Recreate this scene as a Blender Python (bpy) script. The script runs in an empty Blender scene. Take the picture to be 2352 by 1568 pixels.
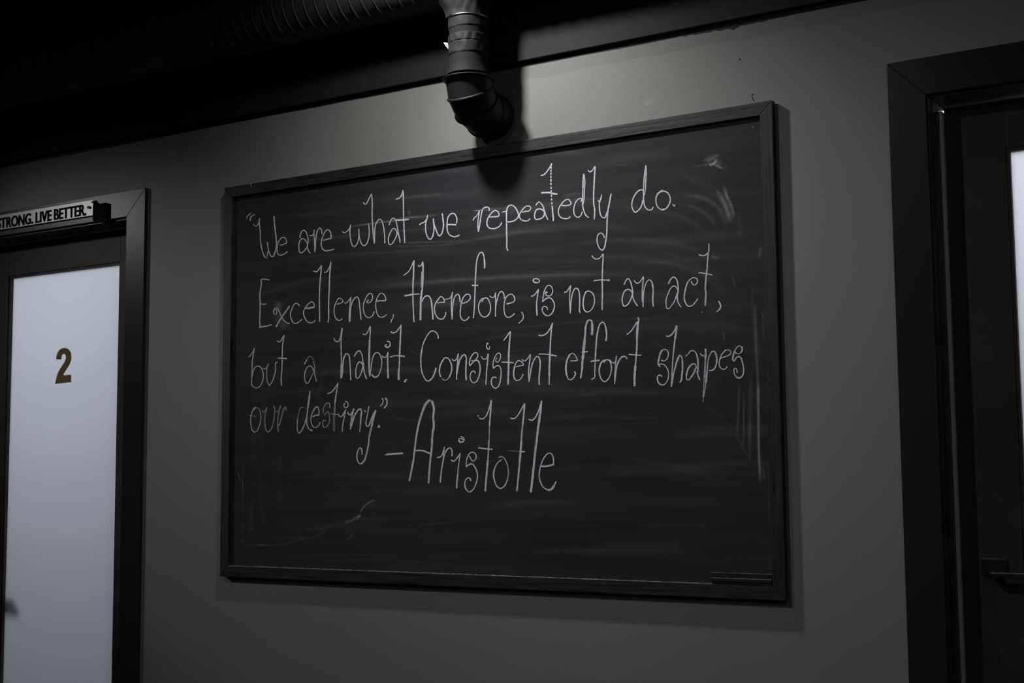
import bpy, bmesh, math, random
import numpy as np
from mathutils import Vector, Matrix
random.seed(7)
rng = np.random.default_rng(11)
S = bpy.context.scene
C = S.collection

# ------------------------------------------------------------------ camera
Z0 = 0.88                                   # height of the chalkboard's lower edge above the floor
F_PX, YAW, PITCH, ROLL = 3167.74, 0.5624, 0.0966, -0.0086
CAM = np.array([3.0692, -3.1855, 0.3042 + Z0])
_cy, _sy, _cp, _sp = math.cos(YAW), math.sin(YAW), math.cos(PITCH), math.sin(PITCH)
_f = np.array([-_sy*_cp, _cy*_cp, _sp]); _r = np.array([_cy, _sy, 0.0]); _u = np.cross(_r, _f)
_cr, _sr = math.cos(ROLL), math.sin(ROLL)
RV, UV = _cr*_r + _sr*_u, -_sr*_r + _cr*_u
cam = bpy.data.cameras.new('camera'); co = bpy.data.objects.new('camera', cam); C.objects.link(co)
cam.sensor_width = 36.0; cam.lens = F_PX/2352*36; cam.clip_start = 0.05
co.matrix_world = Matrix(((RV[0], UV[0], -_f[0], CAM[0]), (RV[1], UV[1], -_f[1], CAM[1]), (RV[2], UV[2], -_f[2], CAM[2]), (0, 0, 0, 1)))
S.camera = co

def at(px, py, Y=0.0):
    """A point measured in the photograph, carried to the plane y = Y (wall, board face, casing ...)."""
    d = _f*F_PX + RV*(px-1176) - UV*(py-784)
    return CAM + d*((Y-CAM[1])/d[1])

# ------------------------------------------------------------------ light and exposure
S.view_settings.view_transform = 'Standard'; S.view_settings.look = 'None'
S.view_settings.gamma = 1.0; S.view_settings.use_curve_mapping = False
S.view_settings.exposure = 0.0
w = bpy.data.worlds.new('world'); S.world = w; w.use_nodes = True
w.node_tree.nodes['Background'].inputs[0].default_value = (0.5, 0.6, 0.75, 1)
w.node_tree.nodes['Background'].inputs[1].default_value = 0.02

def spot(name, loc, aim, power, col, size_deg, blend, soft):
    l = bpy.data.lights.new(name, 'SPOT'); o = bpy.data.objects.new(name, l); C.objects.link(o)
    l.energy = power; l.color = col; l.spot_size = math.radians(size_deg); l.spot_blend = blend; l.shadow_soft_size = soft
    o.location = loc; o.rotation_euler = (Vector(aim)-Vector(loc)).to_track_quat('-Z', 'Y').to_euler()
    return o
def area(name, loc, aim, power, col, sx, sy):
    l = bpy.data.lights.new(name, 'AREA'); o = bpy.data.objects.new(name, l); C.objects.link(o)
    l.shape = 'RECTANGLE'; l.size = sx; l.size_y = sy; l.energy = power; l.color = col
    o.location = loc; o.rotation_euler = (Vector(aim)-Vector(loc)).to_track_quat('-Z', 'Y').to_euler()
    return o
NW = (1.0, 0.99, 0.975)
spot('spotlight_key', (0.92, -0.55, 1.87+Z0), (1.44, 0, 0.47+Z0), 25.2, NW, 90, 1.0, 0.045)
spot('spotlight_key_halo', (0.92, -0.55, 1.87+Z0), (1.185, 0, -1.995+Z0), 23.8, NW, 158, 1.0, 0.045)
spot('spotlight_mid', (0.3, -2.3, 2.1+Z0), (0.857, 0, 0.0+Z0), 24.8, NW, 56, 1.0, 0.05)
spot('spotlight_right', (1.0, -2.6, 2.1+Z0), (1.981, 0, 0.10+Z0), 30.5, NW, 55, 1.0, 0.05)
spot('spotlight_left', (-3.0, -2.15, 1.87+Z0), (-0.547, 0, 0.575+Z0), 84.0, (1.0, 0.97, 0.94), 30, 1.0, 0.09)
area('soft_fill', (3.9, -3.4, 1.7+Z0), (1.2, 0, 0.6+Z0), 4.5, (0.80, 0.9, 1.0), 1.6, 0.9)  # added soft fill from the right, lifts blacks and jamb strip; no fixture
area('office_light_left', (-0.95, 1.3, 1.2+Z0), (-0.95, 0.1, 0.15+Z0), 11.2, (1.0, 0.98, 1.0), 1.0, 0.6)
area('office_light_right', (2.75, 1.3, 1.4+Z0), (2.75, 0.1, 0.7+Z0), 21.0, (1.0, 0.96, 0.93), 1.0, 0.6)

# ------------------------------------------------------------------ materials
def mat(name, col, rough=0.6, spec=0.5, metal=0.0):
    m = bpy.data.materials.new(name); m.use_nodes = True
    b = m.node_tree.nodes['Principled BSDF']
    b.inputs['Base Color'].default_value = (*col, 1); b.inputs['Roughness'].default_value = rough
    b.inputs['Specular IOR Level'].default_value = spec; b.inputs['Metallic'].default_value = metal
    return m
def nodes(m):
    return m.node_tree.nodes, m.node_tree.links, m.node_tree.nodes['Principled BSDF']
def noise(N, L, scale, detail=3, rough=0.5, stretch=None, coord='Object'):
    tc = N.new('ShaderNodeTexCoord'); n = N.new('ShaderNodeTexNoise')
    n.inputs['Scale'].default_value = scale; n.inputs['Detail'].default_value = detail; n.inputs['Roughness'].default_value = rough
    if stretch:
        mp = N.new('ShaderNodeMapping'); mp.inputs['Scale'].default_value = stretch
        L.new(tc.outputs[coord], mp.inputs[0]); L.new(mp.outputs[0], n.inputs['Vector'])
    else: L.new(tc.outputs[coord], n.inputs['Vector'])
    return n
def ramp(N, L, src, stops):
    r = N.new('ShaderNodeValToRGB'); e = r.color_ramp.elements
    e[0].position, e[0].color = stops[0][0], (*stops[0][1], 1); e[1].position, e[1].color = stops[-1][0], (*stops[-1][1], 1)
    for p, c in stops[1:-1]:
        x = e.new(p); x.color = (*c, 1)
    L.new(src, r.inputs[0]); return r
def bump(m, scale, strength, dist=0.001, detail=3, stretch=None):
    N, L, b = nodes(m); n = noise(N, L, scale, detail, stretch=stretch); bp = N.new('ShaderNodeBump')
    bp.inputs['Strength'].default_value = strength; bp.inputs['Distance'].default_value = dist
    L.new(n.outputs['Fac'], bp.inputs['Height']); L.new(bp.outputs[0], b.inputs['Normal'])
def tint(m, scale, c0, c1, detail=3, stretch=None, lo=0.3, hi=0.7):
    N, L, b = nodes(m); n = noise(N, L, scale, detail, stretch=stretch)
    r = ramp(N, L, n.outputs['Fac'], [(lo, c0), (hi, c1)]); L.new(r.outputs[0], b.inputs['Base Color'])

M = {}
# painted wall: warm grey with roller texture; a band of older paint under the fascia
m = M['wall'] = mat('wall_paint', (0.272, 0.268, 0.255), 0.55, 0.35)
N, L, b = nodes(m)
n = noise(N, L, 1.6, 4); r = ramp(N, L, n.outputs['Fac'], [(0.3, (0.264, 0.259, 0.246)), (0.7, (0.284, 0.279, 0.266))])
tc = N.new('ShaderNodeTexCoord'); sep = N.new('ShaderNodeSeparateXYZ'); L.new(tc.outputs['Object'], sep.inputs[0])
n2 = noise(N, L, 9, 4); ma = N.new('ShaderNodeMath'); ma.operation = 'MULTIPLY_ADD'; ma.inputs[1].default_value = 0.03
L.new(n2.outputs['Fac'], ma.inputs[0]); L.new(sep.outputs['Z'], ma.inputs[2])
gt = N.new('ShaderNodeMath'); gt.operation = 'GREATER_THAN'; gt.inputs[1].default_value = Z0+1.396+0.015; L.new(ma.outputs[0], gt.inputs[0])
gx = N.new('ShaderNodeMath'); gx.operation = 'GREATER_THAN'; gx.inputs[1].default_value = 1.10; L.new(sep.outputs['X'], gx.inputs[0])
mu = N.new('ShaderNodeMath'); mu.operation = 'MULTIPLY'; L.new(gt.outputs[0], mu.inputs[0]); L.new(gx.outputs[0], mu.inputs[1])
mx = N.new('ShaderNodeMix'); mx.data_type = 'RGBA'; L.new(mu.outputs[0], mx.inputs[0]); L.new(r.outputs[0], mx.inputs[6]); mx.inputs[7].default_value = (0.240, 0.234, 0.219, 1)
L.new(mx.outputs[2], b.inputs['Base Color'])
n3 = noise(N, L, 190, 2); bp = N.new('ShaderNodeBump'); bp.inputs['Strength'].default_value = 0.22; bp.inputs['Distance'].default_value = 0.0012
L.new(n3.outputs['Fac'], bp.inputs['Height']); L.new(bp.outputs[0], b.inputs['Normal'])

M['black'] = mat('black_paint', (0.0185, 0.0195, 0.0215), 0.65, 0.3); bump(M['black'], 160, 0.25)
M['ceiling'] = mat('black_ceiling', (0.03, 0.032, 0.036), 0.9, 0.1)
M['casing'] = mat('black_casing', (0.027, 0.0278, 0.0298), 0.27, 0.09); bump(M['casing'], 220, 0.06, 0.0003)
M['door'] = mat('door_paint', (0.024, 0.024, 0.025), 0.45, 0.07); tint(M['door'], 6, (0.060, 0.056, 0.052), (0.090, 0.079, 0.069))
M['seal'] = mat('grey_seal', (0.85, 0.79, 0.70), 0.6, 0.3)
M['duct'] = mat('duct_black', (0.044, 0.046, 0.050), 0.6, 0.3); bump(M['duct'], 90, 0.15, 0.001)
M['pipe'] = mat('pipe_black', (0.016, 0.017, 0.018), 0.7, 0.12); tint(M['pipe'], 14, (0.0150, 0.0156, 0.0168), (0.0190, 0.0197, 0.0210)); bump(M['pipe'], 60, 0.2, 0.001)
M['elbow'] = mat('elbow_black', (0.011, 0.0115, 0.0125), 0.55, 0.25); bump(M['elbow'], 120, 0.15, 0.0008)
M['tape'] = mat('tape_black', (0.0235, 0.0243, 0.0258), 0.6, 0.15); bump(M['tape'], 60, 0.55, 0.003, 5, (1, 1, 0.4))
M['tape_white'] = mat('torn_tape', (0.55, 0.55, 0.54), 0.6, 0.3)
M['floor'] = mat('rubber_floor', (0.03, 0.03, 0.032), 0.7, 0.3); tint(M['floor'], 120, (0.02, 0.02, 0.021), (0.06, 0.06, 0.062), lo=0.45, hi=0.62)
M['white'] = mat('office_white', (0.7, 0.71, 0.72), 0.7, 0.3)
M['gold'] = mat('gold_vinyl', (0.215, 0.13, 0.035), 0.6, 0.2)
M['letter'] = mat('sign_letter', (0.004, 0.004, 0.0045), 0.8, 0.1)
M['plate'] = mat('sign_plate', (0.24, 0.235, 0.23), 0.3, 0.6)
M['chrome'] = mat('chrome', (0.9, 0.9, 0.88), 0.22, 0.5, 0.85)
M['metal'] = mat('dull_metal', (0.45, 0.45, 0.46), 0.35, 0.5, 1.0)
M['lever'] = mat('lever_black', (0.03, 0.03, 0.032), 0.25, 0.6)
M['eraser'] = mat('eraser_black', (0.018, 0.019, 0.021), 0.75, 0.2)
M['dust'] = mat('chalk_dust', (0.30, 0.31, 0.32), 0.95, 0.1)
N, L, b = nodes(M['dust']); n = noise(N, L, 60, 5, 0.7); rr = ramp(N, L, n.outputs['Fac'], [(0.40, (0.10, 0.102, 0.105)), (0.62, (0.55, 0.56, 0.57))]); L.new(rr.outputs[0], b.inputs['Base Color'])
# stained wood of the board frame, grain along the rail (U of the mesh)
def wood(name, axis):
    m = mat(name, (0.02, 0.02, 0.02), 0.5, 0.4)
    st = (1.2, 8, 26) if axis == 0 else (26, 8, 1.2)
    N, L, b = nodes(m); n = noise(N, L, 5.5, 5, 0.6, stretch=st)
    r = ramp(N, L, n.outputs['Fac'], [(0.36, (0.004, 0.004, 0.0045)), (0.46, (0.022, 0.023, 0.025)), (0.72, (0.036, 0.037, 0.040))]); L.new(r.outputs[0], b.inputs['Base Color'])
    bp = N.new('ShaderNodeBump'); bp.inputs['Strength'].default_value = 0.5; bp.inputs['Distance'].default_value = 0.0015
    L.new(n.outputs['Fac'], bp.inputs['Height']); L.new(bp.outputs[0], b.inputs['Normal'])
    return m
M['wood_h'] = wood('stained_wood_rail', 0); M['wood_v'] = wood('stained_wood_stile', 2)
# slate face: black with chalk haze in long wiping arcs + the smears kept in the attribute "dust"
m = M['slate'] = mat('slate', (0.03, 0.03, 0.03), 0.68, 0.25)
N, L, b = nodes(m)
n = noise(N, L, 1.5, 6, 0.62, stretch=(0.8, 1, 16)); n.inputs['Distortion'].default_value = 0.25
n1 = noise(N, L, 1.1, 3, 0.5)
mm = N.new('ShaderNodeMath'); mm.operation = 'MULTIPLY'; L.new(n.outputs['Fac'], mm.inputs[0]); L.new(n1.outputs['Fac'], mm.inputs[1])
r = ramp(N, L, mm.outputs[0], [(0.14, (0.0, 0.0, 0.0)), (0.45, (0.042, 0.042, 0.042))])
at_ = N.new('ShaderNodeAttribute'); at_.attribute_name = 'dust'
g = noise(N, L, 70, 4, 0.7); gr = N.new('ShaderNodeMapRange'); gr.inputs[1].default_value = 0.3; gr.inputs[2].default_value = 0.7; gr.inputs[3].default_value = 0.65; gr.inputs[4].default_value = 1.25
L.new(g.outputs['Fac'], gr.inputs[0])
md = N.new('ShaderNodeMath'); md.operation = 'MULTIPLY'; L.new(at_.outputs['Fac'], md.inputs[0]); L.new(gr.outputs[0], md.inputs[1])
ad = N.new('ShaderNodeMath'); ad.operation = 'ADD'; ad.use_clamp = True; L.new(md.outputs[0], ad.inputs[0]); L.new(r.outputs[0], ad.inputs[1])
mx = N.new('ShaderNodeMix'); mx.data_type = 'RGBA'; L.new(ad.outputs[0], mx.inputs[0]); mx.inputs[6].default_value = (0.0195, 0.0213, 0.0255, 1); mx.inputs[7].default_value = (0.74, 0.76, 0.80, 1)
L.new(mx.outputs[2], b.inputs['Base Color'])
# chalk: powdery, grainy, opacity per stroke in the attribute "op"
m = M['chalk'] = mat('chalk', (0.90, 0.92, 0.97), 0.95, 0.1)
N, L, b = nodes(m); out = N['Material Output']
a1 = N.new('ShaderNodeAttribute'); a1.attribute_name = 'op'
g = noise(N, L, 420, 3, 0.6); g2 = noise(N, L, 95, 3, 0.6)
mr = N.new('ShaderNodeMapRange'); mr.inputs[1].default_value = 0.35; mr.inputs[2].default_value = 0.60; mr.inputs[3].default_value = 0.74; mr.inputs[4].default_value = 1.0; L.new(g.outputs['Fac'], mr.inputs[0])
mr2 = N.new('ShaderNodeMapRange'); mr2.inputs[1].default_value = 0.35; mr2.inputs[2].default_value = 0.6; mr2.inputs[3].default_value = 0.85; mr2.inputs[4].default_value = 1.08; L.new(g2.outputs['Fac'], mr2.inputs[0])
k1 = N.new('ShaderNodeMath'); k1.operation = 'MULTIPLY'; L.new(mr.outputs[0], k1.inputs[0]); L.new(mr2.outputs[0], k1.inputs[1])
k2 = N.new('ShaderNodeMath'); k2.operation = 'MULTIPLY'; k2.use_clamp = True; L.new(k1.outputs[0], k2.inputs[0]); L.new(a1.outputs['Fac'], k2.inputs[1])
tr = N.new('ShaderNodeBsdfTransparent'); ms = N.new('ShaderNodeMixShader')
L.new(k2.outputs[0], ms.inputs[0]); L.new(tr.outputs[0], ms.inputs[1]); L.new(b.outputs[0], ms.inputs[2]); L.new(ms.outputs[0], out.inputs['Surface'])
# frosted glass: light from the office behind scatters through it
m = M['frost'] = mat('frosted_glass', (0.80, 0.86, 0.92), 0.5, 0.5)
N, L, b = nodes(m); out = N['Material Output']
tl = N.new('ShaderNodeBsdfTranslucent'); tl.inputs[0].default_value = (0.83, 0.87, 0.93, 1)
gl = N.new('ShaderNodeBsdfGlossy'); gl.inputs['Roughness'].default_value = 0.35
ms = N.new('ShaderNodeMixShader'); ms.inputs[0].default_value = 0.03
L.new(tl.outputs[0], ms.inputs[1]); L.new(gl.outputs[0], ms.inputs[2]); L.new(ms.outputs[0], out.inputs['Surface'])

# ------------------------------------------------------------------ helpers
def link(name, verts, faces, material, parent=None, smooth=False):
    me = bpy.data.meshes.new(name); me.from_pydata([tuple(map(float, v)) for v in verts], [], faces); me.update()
    if material: me.materials.append(material)
    if smooth: me.polygons.foreach_set('use_smooth', [True]*len(me.polygons))
    o = bpy.data.objects.new(name, me); C.objects.link(o)
    if parent: o.parent = parent
    return o
def tag(o, label=None, cat=None, group=None, kind=None):
    for k, v in (('label', label), ('category', cat), ('group', group), ('kind', kind)):
        if v: o[k] = v
    return o
def empty(name, label=None, cat=None, kind=None, loc=(0, 0, 0)):
    o = bpy.data.objects.new(name, None); C.objects.link(o); o.location = loc; o.empty_display_size = 0.05
    return tag(o, label, cat, kind=kind)
BOXF = [(0, 1, 2, 3), (4, 7, 6, 5), (0, 4, 5, 1), (1, 5, 6, 2), (2, 6, 7, 3), (3, 7, 4, 0)]
def box(name, x0, x1, y0, y1, z0, z1, material, parent=None, bevel=0.0):
    v = [(x0, y0, z0), (x1, y0, z0), (x1, y0, z1), (x0, y0, z1), (x0, y1, z0), (x1, y1, z0), (x1, y1, z1), (x0, y1, z1)]
    o = link(name, v, BOXF, material, parent)
    if bevel: bevel_mod(o, bevel)
    return o
def bevel_mod(o, w_, seg=2):
    bm = bmesh.new(); bm.from_mesh(o.data); bmesh.ops.bevel(bm, geom=bm.edges[:], offset=w_, segments=seg, profile=0.5, affect='EDGES'); bm.to_mesh(o.data); bm.free()
def prism(name, outline, y0, y1, material, parent=None, bevel=0.0):
    """outline: list of (x, z); extruded from y0 (front) to y1 (back)"""
    n = len(outline); v = [(x, y0, z) for x, z in outline] + [(x, y1, z) for x, z in outline]
    f = [tuple(range(n)), tuple(range(2*n-1, n-1, -1))] + [(i, i+n, (i+1) % n+n, (i+1) % n) for i in range(n)]
    o = link(name, v, f, material, parent)
    bm = bmesh.new(); bm.from_mesh(o.data); bmesh.ops.recalc_face_normals(bm, faces=bm.faces[:])
    if bevel: bmesh.ops.bevel(bm, geom=bm.edges[:], offset=bevel, segments=2, profile=0.5, affect='EDGES')
    bm.to_mesh(o.data); bm.free(); return o
def tube(name, rings, material, parent=None, closed_ends=False, smooth=True):
    """rings: list of lists of points (equal counts)"""
    n = len(rings[0]); v = [p for r_ in rings for p in r_]; f = []
    for i in range(len(rings)-1):
        for j in range(n):
            f.append((i*n+j, i*n+(j+1) % n, (i+1)*n+(j+1) % n, (i+1)*n+j))
    if closed_ends: f += [tuple(range(n-1, -1, -1)), tuple(range((len(rings)-1)*n, len(rings)*n))]
    return link(name, v, f, material, parent, smooth)
def ring(c, ax, up, r_, n=48, fn=None):
    """circle of radius r_ round c, in the plane of the unit vectors ax, up"""
    out = []
    for j in range(n):
        t = 2*math.pi*j/n; rr = r_ + (fn(t) if fn else 0)
        out.append(tuple(np.array(c)+np.array(ax)*rr*math.cos(t)+np.array(up)*rr*math.sin(t)))
    return out

# ------------------------------------------------------------------ room shell
XL, XR, YB, HC = -3.6, 4.9, -4.3, 2.15+Z0
D1 = (-1.345, -0.455); D2 = (2.213, 3.103); HEAD = 1.178+Z0     # the two door openings
wl = []
def wbox(x0, x1, z0, z1): wl.append((x0, x1, z0, z1))
wbox(XL, D1[0], 0, HEAD); wbox(D1[1], D2[0], 0, HEAD); wbox(D2[1], XR, 0, HEAD); wbox(XL, XR, HEAD, HC)
v, f = [], []
for (x0, x1, z0, z1) in wl:
    k = len(v); v += [(x0, 0, z0), (x1, 0, z0), (x1, 0, z1), (x0, 0, z1), (x0, .14, z0), (x1, .14, z0), (x1, .14, z1), (x0, .14, z1)]
    f += [tuple(a+k for a in q) for q in BOXF]
tag(link('wall_back', v, f, M['wall']), kind='structure')
tag(box('wall_left', XL-.1, XL, YB, 0.0, 0, HC, M['wall']), kind='structure')
tag(box('wall_right', XR, XR+.1, YB, 0.0, 0, HC, M['wall']), kind='structure')
tag(box('wall_front', XL, XR, YB-.1, YB, 0, HC, M['wall']), kind='structure')
tag(box('floor', XL-.1, XR+.1, YB-.1, 2.2, -.1, 0, M['floor']), kind='structure')
tag(box('ceiling', XL-.1, XR+.1, YB-.1, 2.2, HC, HC+.1, M['ceiling']), kind='structure')
# office behind the frosted doors
tag(box('wall_office_back', XL, XR, 1.9, 2.0, 0, HC, M['white']), kind='structure')
tag(box('wall_office_left', XL, XL+.1, .14, 1.9, 0, HC, M['white']), kind='structure')
tag(box('wall_office_right', XR-.1, XR, .14, 1.9, 0, HC, M['white']), kind='structure')
# black fascia; uneven lower paint line, its shadow on the wall coloured in black
FB = 1.446+Z0
tag(box('trim_1', XL, XR, -0.016, 0, FB, HC, M['black'], bevel=0.0015), label='black painted fascia running along the top of the wall', kind='structure')
v, f = [], []
xs = np.linspace(XL, XR, 900)
for i, x in enumerate(xs):
    d = FB-(1.434+Z0) + 0.0015*abs(math.sin(x*3.1)*math.sin(x*11.3+1)) + 0.0008  # black drawn down over the strip the fascia shades, plus ragged paint edge
    if 1.55 < x < 1.9: d += 0.005*max(0, math.sin((x-1.55)*9))*rng.random() + (0.006 if abs(x-1.735) < .006 else 0)
    v += [(x, -0.0006, FB+.001), (x, -0.0006, FB-d)]
for i in range(len(xs)-1): f.append((2*i, 2*i+1, 2*i+3, 2*i+2))
tag(link('trim_2', v, f, M['black']), label='ragged black paint edge, deepened to stand in for the fascia shadow on the grey wall', kind='structure')

# ------------------------------------------------------------------ doors
CW, CT = 0.088, 0.013
def build_door(name, X0, X1, label, numbered):
    d = empty(name, kind='structure', loc=((X0+X1)/2, 0, 0)); d['label'] = label
    ox = (X0+X1)/2
    def P(o): o.matrix_parent_inverse = Matrix.Translation((-ox, 0, 0)); return o
    yl, yk, g0 = 0.095, 0.137, 0.107
    # casing boards with mitred corners
    for pts in ([(X0-CW, 0), (X0, 0), (X0, HEAD), (X0-CW, HEAD+CW)], [(X1, 0), (X1+CW, 0), (X1+CW, HEAD+CW), (X1, HEAD)],
                [(X0-CW, HEAD+CW), (X0, HEAD), (X1, HEAD), (X1+CW, HEAD+CW)]):
        P(prism('casing_board', pts, -CT, 0.0, M['casing'], d, bevel=0.0012))
    # thin inner bead of the casing
    P(box('casing_bead', X0, X0+.004, -CT+.006, .02, 0, HEAD-.004, M['casing'], d)); P(box('casing_bead', X1-.004, X1, -CT+.006, .02, 0, HEAD-.004, M['casing'], d))
    # jamb and stop
    P(box('jamb', X0, X0+.006, .02, .14, 0, HEAD, M['casing'], d)); P(box('jamb', X1-.006, X1, .02, .14, 0, HEAD, M['casing'], d))
    P(box('jamb_head', X0+.006, X1-.006, 0.0, .14, HEAD-.006, HEAD, M['casing'], d))
    # grey seal strips between jamb and leaf
    P(box('door_seal', X0+.006, X0+.0120, .078, .112, 0.01, HEAD-.022, M['seal'], d))
    a, bb, t_, u_ = X0+.0125, X1-.009, HEAD-.012, 0.01
    s = 0.137
    gz1, gz0 = 1.052+Z0, 0.26
    P(box('door_stile', a, a+s, yl, yk, u_, t_, M['door'], d, bevel=.0012)); P(box('door_stile', bb-s, bb, yl, yk, u_, t_, M['door'], d, bevel=.0012))
    P(box('door_rail', a+s, bb-s, yl+.0006, yk, gz1, t_, M['door'], d, bevel=.0012)); P(box('door_rail', a+s, bb-s, yl+.0006, yk, u_, gz0, M['door'], d, bevel=.0012))
    # glazing beads
    e = 0.009
    for q in ((a+s, a+s+e, gz0, gz1), (bb-s-e, bb-s, gz0, gz1), (a+s+e, bb-s-e, gz1-e, gz1), (a+s+e, bb-s-e, gz0, gz0+e)):
        P(box('glazing_bead', q[0], q[1], yl+.004, yl+.03, q[2], q[3], M['door'], d, bevel=.001))
    g = P(box('glass_pane', a+s+.002, bb-s-.002, g0+.004, g0+.010, gz0+.002, gz1-.002, M['frost'], d)); g['label'] = 'frosted glass pane lit from the office behind'
    return d, P, a, bb, s, yl
door1, P1, a1_, b1_, s_, yl = build_door('door_1', D1[0], D1[1], 'black framed door with frosted glass pane and gold number 2', True)
door2, P2, a2_, b2_, s_, yl = build_door('door_2', D2[0], D2[1], 'black framed frosted glass door to the right of the chalkboard', False)
# handles: lever on the corridor side of door 2, its rose; silhouettes of the office-side furniture behind the glass of door 1
def lever(P, d, x, z, y, dirx, material, length=.125):
    P(box('handle_plate', x-.028, x+.028, y-.009, y, z-.004, z+.034, material, d, bevel=.002))
    rings = [ring((x, y-.009-.035*k, z), (1, 0, 0), (0, 0, 1), .0085, 20) for k in (0, 1)]
    P(tube('handle_neck', rings, material, d, True))
    P(box('handle_lever', min(x, x+dirx*length), max(x, x+dirx*length), y-.050, y-.036, z-.008, z+.006, material, d, bevel=.003))
pl = at(2270, 1318, .09)
lever(P2, door2, 2.30, float(pl[2])+.002, yl, 1, M['lever'])
P2(box('latch_plate', D2[0]+.0121, D2[0]+.0135, .084, .094, float(pl[2])-.012, float(pl[2])+.014, M['chrome'], door2))
# office-side lever of door 1, close behind the pane: shows as a soft dark shape
hz = float(at(40, 1360, .11)[2])
P1(box('handle_plate', -1.245, -1.205, .172, .185, hz+.035, hz+.075, M['lever'], door1, bevel=.004))
o = P1(prism('handle_lever', [(-1.27, hz+.008), (-1.145, hz+.012), (-1.12, hz-.012), (-1.105, hz-.034), (-1.15, hz-.03), (-1.27, hz-.026)], .150, .168, M['lever'], door1, bevel=.003))
# gold vinyl 2
two = [(300, 1245), (318, 1150), (345, 1050), (375, 960), (420, 870), (480, 780), (535, 700), (570, 620), (580, 560), (568, 505), (540, 478), (515, 475), (490, 488), (470, 520), (460, 570), (458, 622),
       (395, 618), (325, 612), (335, 530), (360, 450), (400, 385), (450, 345), (510, 325), (570, 325), (630, 345), (675, 390), (705, 455), (715, 530), (712, 620), (690, 700), (650, 780), (600, 860), (555, 930), (520, 985),
       (510, 1020), (530, 1028), (620, 1020), (708, 1010), (712, 1110), (710, 1205), (600, 1215), (480, 1228)]
pts = [at(100+x/11.2, 770+y/11.2, .1105) for x, y in two]
o = P1(prism('door_number', [(p[0], p[2]) for p in pts], .1100, .1108, M['gold'], door1)); o['label'] = 'gold number 2 on the glass'

# ------------------------------------------------------------------ slogan sign over door 1
sg = empty('slogan_sign', 'narrow grey slogan strip with black capital letters over door number 2', 'sign', loc=(float(at(100, 480, -.03)[0]), -.02, float(at(100, 490, -.03)[2])))
def K(o): o.matrix_parent_inverse = Matrix.Translation(-sg.location); return o
yS = -0.022
zt = float(at(120, 474, yS)[2]); zb = float(at(120, 509, yS)[2])
xe = float(at(214, 480, yS)[0])
K(box('sign_plate', -1.30, xe, yS, yS+.003, zb, zt, M['plate'], sg, bevel=.0006))
cu = bpy.data.curves.new('lettering', 'FONT'); cu.body = 'STRONG. LIVE BETTER.'; cu.size = 1.0; cu.extrude = 0.0; cu.offset = 0.020; cu.space_word = 0.8
lo_ = bpy.data.objects.new('lettering', cu); C.objects.link(lo_); bpy.context.view_layer.update()
me = bpy.data.meshes.new_from_object(lo_.evaluated_get(bpy.context.evaluated_depsgraph_get())); bpy.data.objects.remove(lo_)
co_ = np.empty(len(me.vertices)*3); me.vertices.foreach_get('co', co_); co_ = co_.reshape(-1, 3)
mn, mxx = co_.min(0), co_.max(0)
xa, xb = float(at(-6, 500, yS)[0]), float(at(198, 490, yS)[0]); la, lb = float(at(80, 513, yS)[2]), float(at(80, 487.5, yS)[2])
nv = np.stack([xa+(co_[:, 0]-mn[0])/(mxx[0]-mn[0])*(xb-xa), np.full(len(co_), yS-.0006), la+(co_[:, 1]-mn[1])/(mxx[1]-mn[1])*(lb-la)], 1)
fc = [tuple(q.vertices) for q in me.polygons]; nn = len(nv); VV = np.concatenate([nv+np.array((dx, -1e-5*k, 0)) for k, dx in enumerate((0, .0016, -.0016))])
me = bpy.data.meshes.new('lettering'); me.from_pydata([tuple(map(float, q)) for q in VV], [], fc+[tuple(a+nn for a in q) for q in fc]+[tuple(a+2*nn for a in q) for q in fc]); me.update(); me.materials.append(M['letter'])
lo_ = bpy.data.objects.new('lettering', me); C.objects.link(lo_); lo_.parent = sg; K(lo_); lo_['label'] = 'black condensed capitals reading STRONG. LIVE BETTER.'
K(box('dark_block', float(at(215, 480, yS)[0]), float(at(244, 480, yS)[0]), yS-.004, -CT, float(at(230, 505, yS)[2]), float(at(230, 468, yS)[2]), M['letter'], sg, bevel=.001))  # near-black block past the right end of the plate
for (px, py, r_) in ((203, 476, .0052), (212, 464, .0034)):
    c = at(px, py, yS-.004)
    K(tube('standoff_screw', [ring((c[0], yS, c[2]), (1, 0, 0), (0, 0, 1), r_, 24)]+[ring((c[0], yS-.004-r_*math.sin(t), c[2]), (1, 0, 0), (0, 0, 1), r_*math.cos(t)+1e-5, 24) for t in np.linspace(0, 1.5, 8)], M['chrome'], sg, True))

# ------------------------------------------------------------------ chalkboard
BW, BH, T, RW = 1.8404, 1.22, 0.022, 0.034
bd = empty('chalkboard', 'wide black chalkboard with handwritten quote hanging on the grey wall', 'chalkboard', loc=(0, 0, Z0))
def B(o): o.matrix_parent_inverse = Matrix.Translation((0, 0, -Z0)); return o
def rail(pts, material):
    return B(prism('frame_rail', [(x, z+Z0) for x, z in pts], -T, -0.003, material, bd, bevel=0.0016))
rail([(0, BH), (RW, BH-RW), (BW-RW, BH-RW), (BW, BH)], M['wood_h'])
rail([(0, 0), (BW, 0), (BW-RW, RW), (RW, RW)], M['wood_h'])
rail([(0, 0), (RW, RW), (RW, BH-RW), (0, BH)], M['wood_v'])
rail([(BW, 0), (BW, BH), (BW-RW, BH-RW), (BW-RW, RW)], M['wood_v'])
FY = -0.0115                                     # the writing face
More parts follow.
